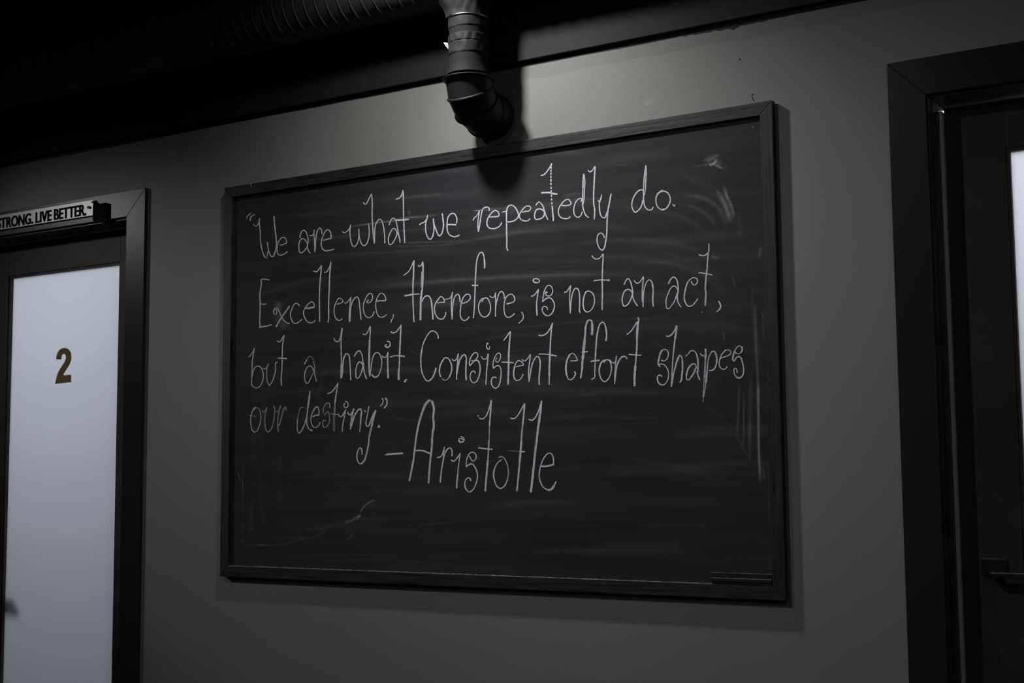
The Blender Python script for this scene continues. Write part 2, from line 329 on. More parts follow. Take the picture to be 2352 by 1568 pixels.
# smears of wiped chalk: polylines in photograph pixels, half-width px, strength
SMEARS = [
 ("803,520 870,511 910,506 935,500 965,498", 1.6, .22), ("925,455 970,450 1018,445", 2, .05), ("927,557 1000,556 1080,552", 1.8, .07), ("900,566 1000,563 1080,555", 1.8, .05),
 ("935,490 945,486", 7, .07), ("940,500 975,497 1010,492", 3, .07),
 ("760,674 840,660 900,655 967,650 1040,644 1140,637 1240,632 1360,629 1450,632 1520,640", 8, .055), ("880,655 967,649 1060,642 1140,638 1230,634 1330,630 1400,631", 3, .05),
 ("1085,484 1130,480 1180,476", 2.5, .08), ("1060,554 1140,542 1213,531 1290,530", 4, .06), ("1290,455 1350,440", 3, .04), ("1290,450 1325,443", 1.6, .06), ("1310,459 1380,455", 2, .06),
 ("1060,500 1150,488 1280,470 1380,460", 10, .035), ("1060,540 1150,530 1250,520 1400,520 1500,535", 9, .03),
 ("1734,700 1735,754 1738,827 1741,880 1742,923", 2.6, .13), ("1741,880 1742,960 1743,1037 1745,1080 1746,1104", 2.4, .34), ("1736,750 1742,830", 7, .025),
 ("1698,884 1696,940 1693,999", 1.8, .10), ("1690,1000 1700,1015 1707,1030 1722,1058", 2, .03), ("1708,904 1708,970 1707,1030", 1.6, .09), ("1724,845 1724,900 1723,960 1722,1056", 4.5, .055), ("1722,960 1722,1056", 1.8, .06),
 ("1747,567 1744,590", 2.5, .13), ("1682,634 1688,655", 2, .08), ("1636,588 1650,593", 1.8, .16), ("1634,590 1645,595", 2.5, .08), ("1660,762 1665,780", 2, .07), ("1753,1076 1755,1100", 2.5, .09), ("1751,712 1755,785", 2, .06),
 ("1730,640 1728,720 1730,760", 3.5, .03), ("1763,600 1765,800 1772,1000", 2.5, .02), ("1764,1060 1766,1200", 1.5, .03),
 ("1615,371 1630,361 1654,355", 2.5, .12), ("1628,377 1640,375 1646,367", 2.2, .45), ("1622,372 1634,366 1644,360", 3, .18), ("1630,380 1641,376", 1.6, .4), ("1642,379 1652,383 1658,386", 2, .32), ("1635,366 1658,381", 9, .09), ("1620,379 1622,380", 1.3, .4),
 ("1591,383 1610,380 1627,376", 2, .05), ("1660,384 1675,383", 2, .04),
 ("1645,437 1655,448 1664,464 1674,490 1681,516", 6, .12), ("1645,437 1652,445", 1.6, .15), ("1650,446 1668,478 1676,510", 4.5, .12), ("1663,429 1669,449 1679,471 1686,497", 2.8, .22), ("1666,445 1672,456", 1.4, .15),
 ("1560,445 1617,456 1649,476 1665,509 1668,530", 5, .075), ("1560,468 1600,478 1633,502 1650,530", 4, .05), ("1690,480 1700,520 1700,560", 7, .02),
 ("1540,395 1600,415 1660,440", 8, .02), ("1300,560 1400,552 1480,552 1560,562 1640,590", 6, .035), ("1300,600 1420,590 1520,600 1610,630 1660,670", 7, .035), ("1380,470 1480,480 1570,500 1640,545", 6, .03), ("1500,575 1580,600 1640,640 1670,690", 8, .022), ("1560,640 1620,690 1650,740", 8, .018), ("1480,780 1560,820 1640,900", 9, .012), ("1620,930 1680,980 1722,1058", 2.2, .018),
 ("791,1201 804,1196 817,1189 827,1184", 2.4, .17), ("826,1178 833,1167 844,1156 861,1147", 1.4, .28), ("822,1188 828,1183", 1.6, .5), ("815,1192 826,1186", 3.5, .12), ("840,1170 865,1150", 6, .02),
 ("570,1248 604,1251 627,1252 659,1247 687,1238 723,1232 759,1212", 2.2, .05), ("597,1251 605,1251", 1.2, .12), ("687,1238 700,1236", 2, .06), ("557,1060 558,1144 556,1240", 1.2, .045), ("557,1100 558,1135", 1.2, .07), ("556,1240 560,1246", 1.6, .08),
 ("546,1082 549,1093 553,1106", .8, .22), ("797,1239 806,1233 812,1224", 1.8, .11), ("578,1150 577,1190 579,1216", 4, .04), ("577,1213 580,1218", 4, .08), ("968,1204 1000,1202 1030,1199", 2, .05), ("942,1206 943,1207", .9, .3),
 ("700,1215 740,1213 765,1205", 2, .05), ("600,1080 598,1150 610,1215", 3, .025), ("640,1000 636,1100 640,1200", 10, .010), ("590,900 585,1000 588,1100", 9, .012), ("610,900 602,980 605,1080", 3, .015), ("730,900 742,860 752,840", 3, .03), ("725,930 732,900 745,870", 4, .02),
 ("642,690 639,705 636,718", 8, .15), ("634,716 645,735 658,758", 10, .09), ("626,722 628,712", 3, .06), ("664,756 670,751", 1.3, .1),
 ("944,806 950,808 959,813", 1.8, .06), ("1087,747 1104,748", 1.5, .05), ("1045,902 1055,901", 2, .04), ("880,955 960,968 985,975", 3, .025),
 ("1450,600 1540,605 1600,622", 3, .02), ("600,610 700,590 800,583 950,575 1060,560", 3.5, .035), ("560,690 700,645 840,630", 5, .03), ("640,560 760,545 850,535", 4, .03),
 ("1300,1195 1400,1190 1500,1195", 2.5, .02), ("900,1290 1100,1270 1300,1275", 8, .010), ("1000,1150 1200,1130 1400,1135 1600,1160", 12, .010), ("880,1300 950,1290 1060,1300", 3, .018),
 ("850,900 1000,880 1200,872 1400,880", 10, .010), ("1100,1000 1300,985 1500,1000", 12, .008), ("1400,1050 1550,1070 1690,1120", 8, .014),
 ("1727,289 1730,291 1730,294", .9, .25),
]
for i in range(70):                               # broad faint wiping arcs
    x = rng.uniform(560, 1650); y = rng.uniform(330, 1290) ; ln = rng.uniform(150, 500); k = rng.uniform(-.16, .02)*(1-(y-300)/1100)
    SMEARS.append(("%f,%f %f,%f %f,%f" % (x, y, x+ln/2, y+k*ln/2-rng.uniform(0, 10), x+ln, y+k*ln*0.9), rng.uniform(1.5, 11), rng.uniform(.008, .028)))
def parse(s_): return [tuple(float(t) for t in q.split(',')) for q in s_.split()]
def spline(P, step):
    P = [np.array(p, float) for p in P]
    if len(P) == 2:
        n = max(2, int(np.linalg.norm(P[1]-P[0])/step)+1); return [P[0]+(P[1]-P[0])*t for t in np.linspace(0, 1, n)]
    Q = [2*P[0]-P[1]] + P + [2*P[-1]-P[-2]]; out = []
    for i in range(1, len(Q)-2):
        p0, p1, p2, p3 = Q[i-1], Q[i], Q[i+1], Q[i+2]
        d = np.linalg.norm(p2-p1); n = max(1, int(d/step))
        # centripetal
        t0 = 0; t1 = max(1e-6, np.linalg.norm(p1-p0)**.5); t2 = t1+max(1e-6, d**.5); t3 = t2+max(1e-6, np.linalg.norm(p3-p2)**.5)
        for k in range(n):
            t = t1+(t2-t1)*k/n
            A1 = (t1-t)/(t1-t0)*p0+(t-t0)/(t1-t0)*p1; A2 = (t2-t)/(t2-t1)*p1+(t-t1)/(t2-t1)*p2; A3 = (t3-t)/(t3-t2)*p2+(t-t2)/(t3-t2)*p3
            B1 = (t2-t)/(t2-t0)*A1+(t-t0)/(t2-t0)*A2; B2 = (t3-t)/(t3-t1)*A2+(t-t1)/(t3-t1)*A3
            out.append((t2-t)/(t2-t1)*B1+(t-t1)/(t2-t1)*B2)
    out.append(P[-1]); return out
NX, NZ = 900, 600
gx = np.linspace(RW-.002, BW-RW+.002, NX); gz = np.linspace(RW-.002, BH-RW+.002, NZ)
GX, GZ = np.meshgrid(gx, gz)
dv = np.stack([GX-CAM[0], np.full_like(GX, FY-CAM[1]), GZ+Z0-CAM[2]], -1); dz = dv@_f
PX = 1176+F_PX*(dv@RV)/dz; PY = 784-F_PX*(dv@UV)/dz
dust = np.zeros_like(PX)
for s_txt, hw, st in SMEARS:
    pts = np.array(spline(parse(s_txt), 6.0)); R_ = hw*3+2
    mk = (PX > pts[:, 0].min()-R_) & (PX < pts[:, 0].max()+R_) & (PY > pts[:, 1].min()-R_) & (PY < pts[:, 1].max()+R_)
    if not mk.any(): continue
    qx, qy = PX[mk], PY[mk]; best = np.full(qx.shape, 1e9); bt = np.zeros(qx.shape); nseg = len(pts)-1
    for i in range(nseg):
        a, b_ = pts[i], pts[i+1]; ab = b_-a; t = np.clip(((qx-a[0])*ab[0]+(qy-a[1])*ab[1])/(ab@ab+1e-9), 0, 1)
        dd = (qx-a[0]-t*ab[0])**2+(qy-a[1]-t*ab[1])**2; u = dd < best; best[u] = dd[u]; bt[u] = ((i+t)/nseg)[u]
    fade = np.clip(np.minimum(bt, 1-bt)*(6 if hw < 3 else 4)+(.25 if hw < 3 else 0), 0, 1)
    dust[mk] += st*np.exp(-best/(hw*hw))*fade
vv = np.stack([GX.ravel(), np.full(GX.size, FY), (GZ+Z0).ravel()], 1).astype(np.float32)
idx = np.arange(NX*NZ).reshape(NZ, NX); q = np.stack([idx[:-1, :-1], idx[:-1, 1:], idx[1:, 1:], idx[1:, :-1]], -1).reshape(-1, 4).astype(np.int32)
me = bpy.data.meshes.new('writing_surface'); me.vertices.add(len(vv)); me.vertices.foreach_set('co', vv.ravel())
me.loops.add(q.size); me.loops.foreach_set('vertex_index', q.ravel()); me.polygons.add(len(q)); me.polygons.foreach_set('loop_start', np.arange(0, q.size, 4, dtype=np.int32)); me.update(calc_edges=True)
me.attributes.new('dust', 'FLOAT', 'POINT').data.foreach_set('value', dust.ravel().astype(np.float32)); me.materials.append(M['slate'])
o = bpy.data.objects.new('writing_surface', me); C.objects.link(o); o.parent = bd; B(o); o['label'] = 'black slate writing surface with wiped chalk smears'
B(box('back_panel', RW-.004, BW-RW+.004, FY+.0003, -0.002, RW-.004+Z0, BH-RW+.004+Z0, M['eraser'], bd))

# handwriting: tile origin and zoom, then one word per line; a stroke is [width/opacity:]x,y x,y ...
def T_(x, y, s_): return (x, y, s_)
TA, TB, TC, TD = T_(550, 420, 7.84), T_(780, 400, 7.84), T_(1060, 350, 5.8725), T_(1400, 350, 7.84)
TE, TF, TG, TH, TI = T_(580, 580, 7.84), T_(840, 570, 7.84), T_(1060, 570, 7.84), T_(1260, 570, 7.84), T_(1420, 550, 7.84)
TJ, TK, TL, TM, TN = T_(550, 730, 7.84), T_(740, 730, 7.84), T_(950, 730, 7.84), T_(1190, 720, 7.84), T_(1440, 730, 7.84)
TO, TP, TQ = T_(550, 880, 7.84), T_(750, 880, 7.84), T_(920, 900, 6.0308)
PXS = T_(0, 0, 1.0)
WORDS = [
 ('opening quote mark', [(TA, 21, .75, "205,545 170,575 138,605 130,640"), (TA, 23, .8, "275,570 232,590 198,625 192,675")]),
 ('We', [(TA, 18, .8, "250,740 268,768 295,778 325,755 350,705 362,640"), (TA, 21, .85, "362,640 357,720 368,820 377,920 377,1000 385,1090 405,1190 430,1280 462,1345"), (TA, 19, .8, "490,1360 500,1300 517,1220"),
   (TA, 20, .85, "502,1060 512,1150 528,1230 555,1300 582,1328 612,1318 635,1260 655,1180 668,1090"), (TA, 24, .9, "668,1090 660,990 648,880 632,740 622,600"),
   (TA, 20, .82, "725,1112 770,1115 815,1095 850,1072 845,1030 825,995 785,978 740,1005 705,1065 682,1140 676,1220 690,1275 725,1303 780,1290 830,1265 862,1232")]),
 ('are', [(TA, 19, .9, "1090,985 1098,925 1120,875 1158,850 1195,880 1225,950 1238,1030 1232,1090 1222,1150 1240,1215 1275,1262"), (TA, 19, .92, "1225,1095 1200,1050 1165,1010 1130,1000 1095,1030 1072,1100 1070,1170 1082,1240 1102,1262 1150,1240 1185,1200 1215,1155"),
   (TA, 18, .9, "1265,940 1290,955 1320,942 1342,900 1348,840"), (TA, 18, .9, "1342,900 1345,980 1352,1060 1355,1150 1356,1240"), (TA, 20, .92, "1356,1240 1368,1150 1372,1060 1382,960 1400,880 1425,825 1448,808 1470,830 1482,870 1485,915"),
   (TA, 20, .95, "1510,1032 1560,1020 1600,1008 1645,998"), (TA, 20, .92, "1650,1000 1650,950 1635,880 1600,842 1570,845 1530,900 1495,980 1475,1060 1475,1130 1495,1185 1530,1215 1590,1220 1650,1208 1700,1192")]),
 ('what', [(TB, 19, .9, "52,1030 75,1055 110,1045 160,1000 185,960 198,910"), (TB, 20, .95, "198,910 186,1000 188,1100 205,1210 235,1290 262,1303 300,1275 328,1215 345,1140 348,1060 346,990"), (TB, 20, .95, "348,1060 358,1140 385,1230 415,1275 447,1287 485,1255 512,1190 532,1100 532,980 520,890"),
   (TB, 20, .95, "430,510 440,530 465,538 490,520 520,460 550,400 575,355"), (TB, 21, .95, "575,355 585,450 588,560 585,680 588,800 595,920 602,1040 615,1150 625,1245"), (TB, 21, .95, "628,1240 630,1150 633,1040 640,950 665,870 700,820 728,808 755,830 785,920 800,1010 812,1110 815,1240"),
   (TB, 20, .9, "890,910 910,860 935,810 965,790 995,810 1020,860 1035,930 1050,1010 1062,1080 1080,1150 1088,1230"), (TB, 20, .95, "1035,1040 1005,990 975,975 945,995 910,1060 882,1130 880,1200 892,1262 920,1268 960,1230 1000,1160 1025,1110 1032,1050"), (TB, 20, .9, "1035,1040 1060,1100 1085,1170 1090,1200"),
   (TB, 20, .95, "1015,455 1040,440 1075,430 1105,395 1130,340 1145,290"), (TB, 23, .97, "1146,320 1148,450 1150,600 1152,750 1158,900 1162,1020 1168,1120 1172,1235"), (TB, 30, 1, "1010,825 1080,824 1150,822 1210,816"), (TB, 20, 1, "1150,822 1245,812")]),
 ('we', [(TB, 20, .97, "1440,910 1470,882 1500,872 1535,855 1550,820"), (TB, 23, .97, "1585,735 1575,790 1555,860 1548,940 1552,1030 1575,1110 1605,1160 1635,1170 1665,1140 1690,1060 1700,970 1695,880 1686,800"), (TB, 24, 1, "1690,860 1715,940 1745,1020 1780,1100 1800,1110 1835,1075 1860,1000 1872,900 1860,800 1848,710"),
   (TB, 22, 1, "2105,880 2112,820 2100,760 2070,715 2035,705 1995,720 1955,770 1938,850 1935,950 1945,1030 1975,1085 2020,1115 2070,1125 2110,1118 2155,1092"), (TB, 25, 1, "1945,905 2020,905 2098,912")]),
 ('repeatedly', [(TC, 14, .95, "155,915 175,880 205,855 225,820 240,790"), (TC, 7, .6, "180,785 230,782 275,775"), (TC, 15, .97, "240,785 232,850 222,930 222,1000 228,1068"), (TC, 16, .97, "228,1068 245,980 258,890 270,820 290,760 325,738 355,738 375,760 375,785"),
   (TC, 18, 1, "380,872 430,867 480,864 508,855"), (TC, 17, .97, "505,845 505,820 480,790 455,780 420,800 385,840 355,890 342,945 350,990 380,1020 430,1028 490,1010 525,980 540,945"),
   (TC, 15, .97, "553,803 580,798 605,792"), (TC, 16, .97, "655,935 625,938"), (TC, 18, 1, "640,715 618,745 608,800 607,900 608,1000 610,1100 612,1200 612,1290 625,1322"), (TC, 17, 1, "610,790 625,735 660,710 700,720 740,765 765,820 768,860 745,895 700,925 655,935 620,935"),
   (TC, 16, .97, "820,808 860,795 905,790 932,765 930,735 900,722 865,730 820,775 785,830 782,870 805,905 840,922 890,922 925,895"),
   (TC, 16, 1, "1005,710 1025,680 1045,668 1075,690 1100,730 1120,790 1140,850 1165,905"), (TC, 17, 1, "1110,790 1085,770 1045,760 1010,775 990,820 985,865 1000,900 1040,900 1090,880 1115,850 1118,800"),
   (TC, 16, 1, "1075,310 1100,305 1130,285 1165,240 1195,195 1218,150"), (TC, 22, 1, "1080,545 1130,541 1190,542 1240,555 1290,562"),
   (TC, 16, 1, "1345,712 1400,718 1450,710 1478,695 1465,655 1440,632 1405,640 1360,680 1320,740 1305,800 1320,855 1360,885 1410,892 1450,885 1465,862"),
   (TC, 16, 1, "1612,660 1622,622 1590,622 1550,655 1522,720 1513,790 1530,850 1570,875 1605,855 1630,800"), (TC, 17, 1, "1648,290 1640,380 1638,480 1635,580 1632,670 1638,740 1655,800 1680,850 1715,878"), (TC, 17, .85, "1655,300 1664,400 1658,500 1654,620 1640,700"),
   (TC, 15, 1, "1708,240 1725,260 1755,252 1780,220 1798,190"), (TC, 19, .95, "1802,190 1795,300 1790,400 1785,500 1782,620 1785,700 1795,760 1795,840 1790,900"),
   (TC, 10, .8, "1838,640 1855,668"), (TC, 14, .95, "1845,660 1872,645 1885,610 1888,570"), (TC, 17, 1, "1885,600 1862,680 1862,760 1872,830 1895,870 1930,883 1955,830 1985,740 2000,660 2018,560"), (TC, 19, 1, "2018,560 1995,680 1975,790 1965,900 1962,1000 1958,1100 1945,1200 1925,1290 1895,1322"), (TC, 15, 1, "1895,1322 1860,1290 1832,1220 1830,1150 1850,1100 1880,1087 1910,1105 1928,1150"),
   ] + [(TC, 18, 1, "%f,%f %f,%f" % (x, y-l, x, y+l)) for x, y, l in ((1211, 170, 16), (1210, 210, 8), (1208, 246, 10), (1206, 286, 11), (1206, 328, 13), (1207, 376, 14), (1207, 424, 12), (1209, 478, 11), (1210, 522, 8), (1213, 584, 14), (1216, 634, 11), (1219, 686, 12))]
   + [(TC, 21, 1, "%f,%f %f,%f" % (x, y-10, x+1, y+10)) for x, y in ((1224, 732), (1226, 756), (1228, 780), (1229, 802), (1231, 824), (1233, 847), (1236, 870), (1238, 892), (1236, 910))]),
 ('do', [(TD, 24, 1, "600,680 560,672 510,700 460,760 420,840 402,930 410,1000 435,1050 462,1078 510,1050 555,1000 585,930 605,850"), (TD, 22, 1, "655,235 638,340 625,450 618,560 612,680 612,800 620,900 640,980 680,1025 730,1038 770,1020 785,980"), (TD, 20, .95, "660,240 660,400 652,520 647,640 630,770"), (TD, 18, .75, "648,300 640,420"),
   (TD, 26, 1, "955,682 910,705 860,750"), (TD, 21, 1, "862,745 838,820 838,900 860,970 905,1015 965,1038"), (TD, 27, 1, "950,1030 1010,1015 1065,950 1093,880"), (TD, 24, 1, "1093,880 1090,800 1050,730 1005,702 950,702 900,720 855,770 834,830"), (TD, 18, .95, "1140,932 1150,955"), (TD, 18, .95, "1155,962 1172,972 1178,935")]),
 ('Excellence', [(TE, 21, .8, "300,490 240,482 190,475 150,485"), (TE, 24, .8, "150,485 160,530 152,620 135,720 130,800 138,880 138,980 135,1080 130,1180 128,1240 138,1330"), (TE, 24, .85, "118,1350 180,1332 250,1325 300,1308 340,1300"), (TE, 22, .8, "165,922 205,932 245,922"),
   (TE, 17, .85, "405,1030 430,1040 438,1075 428,1105 405,1110 380,1085 380,1050 395,1010 430,1000 465,1030 490,1080 515,1140 545,1190 590,1245 630,1272 668,1272"), (TE, 24, .92, "665,965 620,1030 570,1100 520,1170 470,1250 425,1335"),
   (TE, 20, .9, "842,955 820,925 785,910 750,935 710,1010 685,1090 688,1160 710,1225 740,1265 780,1275 840,1245 890,1200"),
   (TE, 30, .9, "960,1003 1020,998 1060,990 1105,985"), (TE, 20, .9, "1108,985 1110,940 1095,900 1065,885 1020,910 960,980 920,1060 925,1130 955,1200 1000,1250 1050,1262 1100,1250 1130,1215"),
   (TE, 20, .92, "1095,335 1120,335 1155,345 1190,305 1220,265 1240,230"), (TE, 22, .95, "1240,230 1232,350 1218,500 1208,650 1205,800 1205,950 1208,1100 1208,1240"), (TE, 20, .92, "1290,352 1330,350 1360,310 1390,250 1408,210 1405,165"), (TE, 24, .95, "1405,200 1395,350 1385,500 1382,650 1375,800 1370,950 1372,1100 1370,1200 1360,1250"),
   (TE, 19, .92, "1520,930 1570,915 1628,880 1620,850 1590,828 1555,820 1530,850 1490,930 1470,1020 1475,1110 1500,1180 1545,1218 1595,1210 1610,1190"),
   (TE, 18, .92, "1655,905 1690,905 1725,870 1755,830 1775,800"), (TE, 19, .95, "1770,810 1755,930 1745,1040 1740,1140 1745,1240"), (TE, 21, .95, "1755,1240 1760,1120 1765,1020 1785,920 1830,830 1885,797 1910,830 1925,910 1935,1010 1945,1100 1955,1205"),
   (TE, 19, .95, "2090,850 2060,880 2055,900 2090,905 2130,880 2160,820 2155,760 2130,728 2100,735 2050,800 2010,890 1995,980 2005,1070 2035,1140 2080,1170 2130,1160 2175,1110 2190,1060"),
   (TF, 24, .95, "205,950 280,945 358,940"), (TF, 18, .92, "360,940 358,890 325,830 280,805 245,830 200,910 180,1010 187,1100 212,1190 250,1235 300,1240 345,1220 375,1190"), (TF, 19, .92, "498,1185 495,1240 470,1285 450,1335")]),
 ('therefore', [(TF, 18, .97, "685,485 735,450 785,400 825,320 860,240"), (TF, 28, .97, "872,222 865,300 862,400 860,500 852,620 850,720"), (TF, 23, .97, "850,720 850,850 852,1000 858,1120 862,1220 870,1325"), (TF, 30, 1, "705,855 780,842 850,830"), (TF, 20, 1, "840,830 965,822"),
   (TF, 20, 1, "945,305 960,325 990,315 1010,285 1025,245"), (TF, 28, 1, "1027,250 1032,350 1032,480 1028,600 1022,700 1010,800"), (TF, 18, .8, "1010,420 1004,560 998,700"), (TF, 34, 1, "1010,760 998,870 990,960 990,1040 988,1150 985,1290"), (TF, 26, 1, "1015,960 1040,900 1080,860 1130,858 1165,900 1185,980 1195,1080 1205,1180 1210,1280"),
   (TF, 20, 1, "1295,985 1350,975 1420,972"), (TF, 22, 1, "1415,972 1410,920 1385,885 1350,870 1305,920 1260,990 1238,1070 1245,1150 1275,1225 1320,1268 1390,1270 1425,1225 1445,1150"),
   (TF, 19, .97, "1435,920 1480,912 1520,895 1548,850 1562,790"), (TF, 20, .97, "1560,800 1548,920 1542,1040 1545,1150 1555,1275"), (TF, 22, .97, "1555,1275 1562,1150 1570,1030 1585,930 1620,850 1660,828 1685,860 1695,930 1702,965"),
   (TF, 21, 1, "1740,992 1800,975 1855,940 1885,890 1870,840 1835,825 1795,840 1750,900 1720,1000 1705,1100 1700,1180 1715,1250 1750,1292 1790,1298 1835,1270 1860,1230"),
   (TF, 27, 1, "2140,355 2142,280 2135,200"), (TF, 22, 1, "2137,220 2130,160 2110,90 2085,70 2050,90 2015,160 1995,260 1985,380 1978,500 1972,640 1968,780 1962,920 1958,1050 1950,1150 1938,1255"), (TF, 24, 1, "1915,667 1965,670 2022,668"),
   (TG, 21, .97, "385,895 350,930 315,1000 307,1080 322,1150 355,1210 415,1238 475,1210 515,1140 525,1060 505,970 475,910 445,890 405,905 380,935 368,965"),
   (TG, 15, .9, "505,855 540,885 575,885 600,850 610,800"), (TG, 20, .95, "612,800 612,900 615,1000 612,1100 612,1230"), (TG, 21, .97, "615,1100 625,1000 650,890 685,800 720,775 750,800 770,860 770,905"),
   (TG, 22, 1, "815,1002 870,988 930,972"), (TG, 20, .97, "930,972 960,935 952,880 925,840 890,825 840,845 800,890 775,960 765,1050 770,1140 790,1210 830,1245 880,1235 930,1200 955,1175"), (TG, 18, 1, "1080,1145 1105,1190 1115,1240 1095,1290 1065,1320 1030,1350")]),
 ('is', [(TG, 26, 1, "1345,545 1300,555 1290,580 1310,610 1355,622"), (TG, 20, 1, "1355,622 1395,608 1406,582 1390,560 1345,545"), (TG, 19, 1, "1255,862 1290,855 1330,820 1365,770 1388,735"), (TG, 21, 1, "1385,745 1370,850 1355,960 1352,1070"), (TG, 26, 1, "1352,1050 1360,1205"),
   (TG, 19, 1, "1545,795 1528,798 1535,772 1515,790 1512,820 1535,850 1570,862 1610,845 1640,790 1640,740 1615,685 1575,668 1535,685 1495,760 1475,850 1458,962"), (TG, 21, 1, "1460,962 1510,915 1560,892 1600,895 1645,940 1672,1010 1665,1090 1635,1160 1590,1205 1545,1215 1490,1185 1455,1125 1455,1080 1475,1050 1510,1048 1540,1065 1550,1105")]),
 ('not', [(TH, 20, 1, "285,792 320,785 355,740 385,695 400,670"), (TH, 19, .97, "400,675 385,780 378,900 382,1020 390,1165"), (TH, 22, 1, "390,1165 400,1020 412,900 440,790 475,725 500,718 535,745 555,820 560,920 560,1030 555,1110 568,1160"),
   (TH, 25, 1, "720,772 680,780 645,850 625,940 624,1030 640,1100 675,1145"), (TH, 20, 1, "675,1145 705,1148 755,1120 800,1060 825,980 825,900 805,830 765,785 720,770"),
   (TH, 18, 1, "780,135 810,170 850,195 895,190 940,155 975,105"), (TH, 22, 1, "985,105 980,220 972,350 968,480 965,600"), (TH, 27, .9, "966,590 968,750 968,900 965,1000 966,1105"), (TH, 20, 1, "815,585 880,574 960,570 1085,575"), (TH, 26, 1, "1086,562 1086,586")]),
 ('an', [(TH, 21, 1, "1358,655 1385,600 1415,552 1440,548 1470,590 1495,670 1512,750 1520,815"), (TH, 23, .97, "1510,820 1520,890 1550,960 1600,1035"), (TH, 24, .97, "1515,810 1480,760 1435,740 1385,755 1345,820 1325,900 1330,980 1350,1035 1380,1042 1425,1010 1465,950 1495,880 1512,820"),
   (TH, 18, 1, "1540,575 1565,615 1605,632 1640,610 1680,550 1710,510"), (TH, 26, .85, "1708,520 1698,640 1690,760 1688,880 1692,970"), (TH, 19, 1, "1702,1055 1702,960 1708,850 1725,730 1765,610 1810,567 1850,590 1875,660"), (TH, 30, .8, "1872,650 1883,760 1878,870 1875,960 1888,1040")]),
 ('act', [(TI, 24, .95, "905,795 930,740 965,690 1005,677 1040,700 1065,760 1080,860 1082,940"), (TI, 24, .92, "1078,930 1065,1010 1065,1080 1085,1145 1130,1215"), (TI, 19, .95, "1080,930 1055,870 1020,838 985,840 940,885 900,970 865,1070 860,1160 875,1235 905,1248 950,1200 1000,1130 1035,1050 1060,960"),
   (TI, 19, .95, "1315,750 1335,795 1370,820 1410,795 1430,750 1415,705 1370,685 1315,700 1255,760"), (TI, 26, .88, "1255,760 1220,850 1200,950 1188,1040 1200,1120"), (TI, 22, .92, "1200,1110 1235,1180 1285,1203 1340,1180 1395,1120 1432,1065"),
   (TI, 22, .97, "1455,270 1500,288 1545,290 1585,270 1605,240"), (TI, 24, .9, "1632,75 1632,180 1615,300 1605,420 1600,540"), (TI, 28, .8, "1600,530 1585,640 1578,740 1568,870 1580,980 1572,1080 1568,1185"), (TI, 20, 1, "1448,598 1520,602 1600,618 1690,638"), (TI, 28, .95, "1807,1110 1835,1160 1845,1210 1820,1260"), (TI, 20, .95, "1820,1260 1775,1298"), (TI, 22, .4, "1500,1312 1520,1298")]),
 ('but', [(TJ, 20, .8, "160,700 190,685 220,640 250,600 268,545"), (TJ, 19, .8, "262,590 240,720 228,860 225,980 220,1100 215,1190"), (TJ, 19, .85, "215,1190 250,1240 305,1260 360,1235 405,1170 428,1080 425,990 400,910 360,872 320,867 275,895 245,960 232,1040"),
   (TJ, 19, .8, "425,910 460,915 495,885 520,825"), (TJ, 18, .7, "495,890 490,980 492,1060 505,1150 540,1220"), (TJ, 19, .85, "540,1220 590,1140 630,1030 650,920 655,800 682,802"),
   (TJ, 19, .85, "678,405 705,432 735,425 770,370 802,310"), (TJ, 22, .82, "805,315 785,430 772,560 770,700 768,850 760,1000"), (TJ, 26, .65, "760,990 752,1100 760,1215"), (TJ, 14, .7, "675,722 720,722"), (TJ, 24, .9, "715,723 780,725 850,733")]),
 ('a', [(TJ, 20, .85, "1172,830 1188,795 1215,750"), (TJ, 14, .4, "1210,755 1240,705 1275,690 1310,715 1340,790"), (TJ, 16, .6, "1335,780 1355,900 1345,960"), (TJ, 18, .75, "1345,940 1360,1040 1388,1140"), (TJ, 18, .8, "1340,960 1315,900 1285,867 1250,867 1210,905 1180,980 1172,1060 1187,1140 1215,1183 1250,1150 1290,1070"), (TJ, 16, .45, "1285,1080 1330,985")]),
 ('habit', [(TK, 20, .95, "212,360 230,405 270,430 305,410 330,340 345,270 355,185"), (TK, 21, .92, "362,190 350,300 340,420 342,560 345,700 345,850"), (TK, 26, .9, "344,840 338,970 336,1085"), (TK, 26, .95, "350,1075 365,960 372,840 390,720 430,640"), (TK, 22, .95, "425,645 465,650 490,700 500,820 508,950 515,1115"),
   (TK, 26, .92, "578,690 615,630 655,592 690,602"), (TK, 21, .92, "685,600 715,660 730,760 738,860"), (TK, 24, .88, "745,810 745,900 760,980 780,1050 802,1098"), (TK, 22, .9, "730,850 700,800 670,790 635,830 610,920 605,1010 615,1075 640,1088 680,1040 715,950 735,860"),
   (TK, 20, .97, "735,285 765,302 800,280 835,220 865,150"), (TK, 22, .92, "870,160 862,300 855,400"), (TK, 32, .92, "855,390 852,500 848,600 845,750 845,900"), (TK, 26, .9, "842,890 848,970 858,1050"), (TK, 20, .95, "860,1040 875,930 890,820 915,700 955,632 1010,628 1050,680 1075,760"), (TK, 20, .85, "1075,750 1068,860 1045,960 1010,1040"), (TK, 25, .97, "1015,1030 970,1068 925,1055 893,1015"),
   (TK, 21, 1, "1170,422 1200,422 1225,460 1220,510"), (TK, 27, 1, "1220,500 1180,532 1142,515 1135,490"), (TK, 20, .95, "1138,495 1160,480"), (TK, 19, .95, "1080,685 1110,712 1140,710 1165,670 1188,615"), (TK, 28, .92, "1185,620 1178,720 1180,850 1182,960"), (TK, 32, .9, "1182,950 1188,1080"),
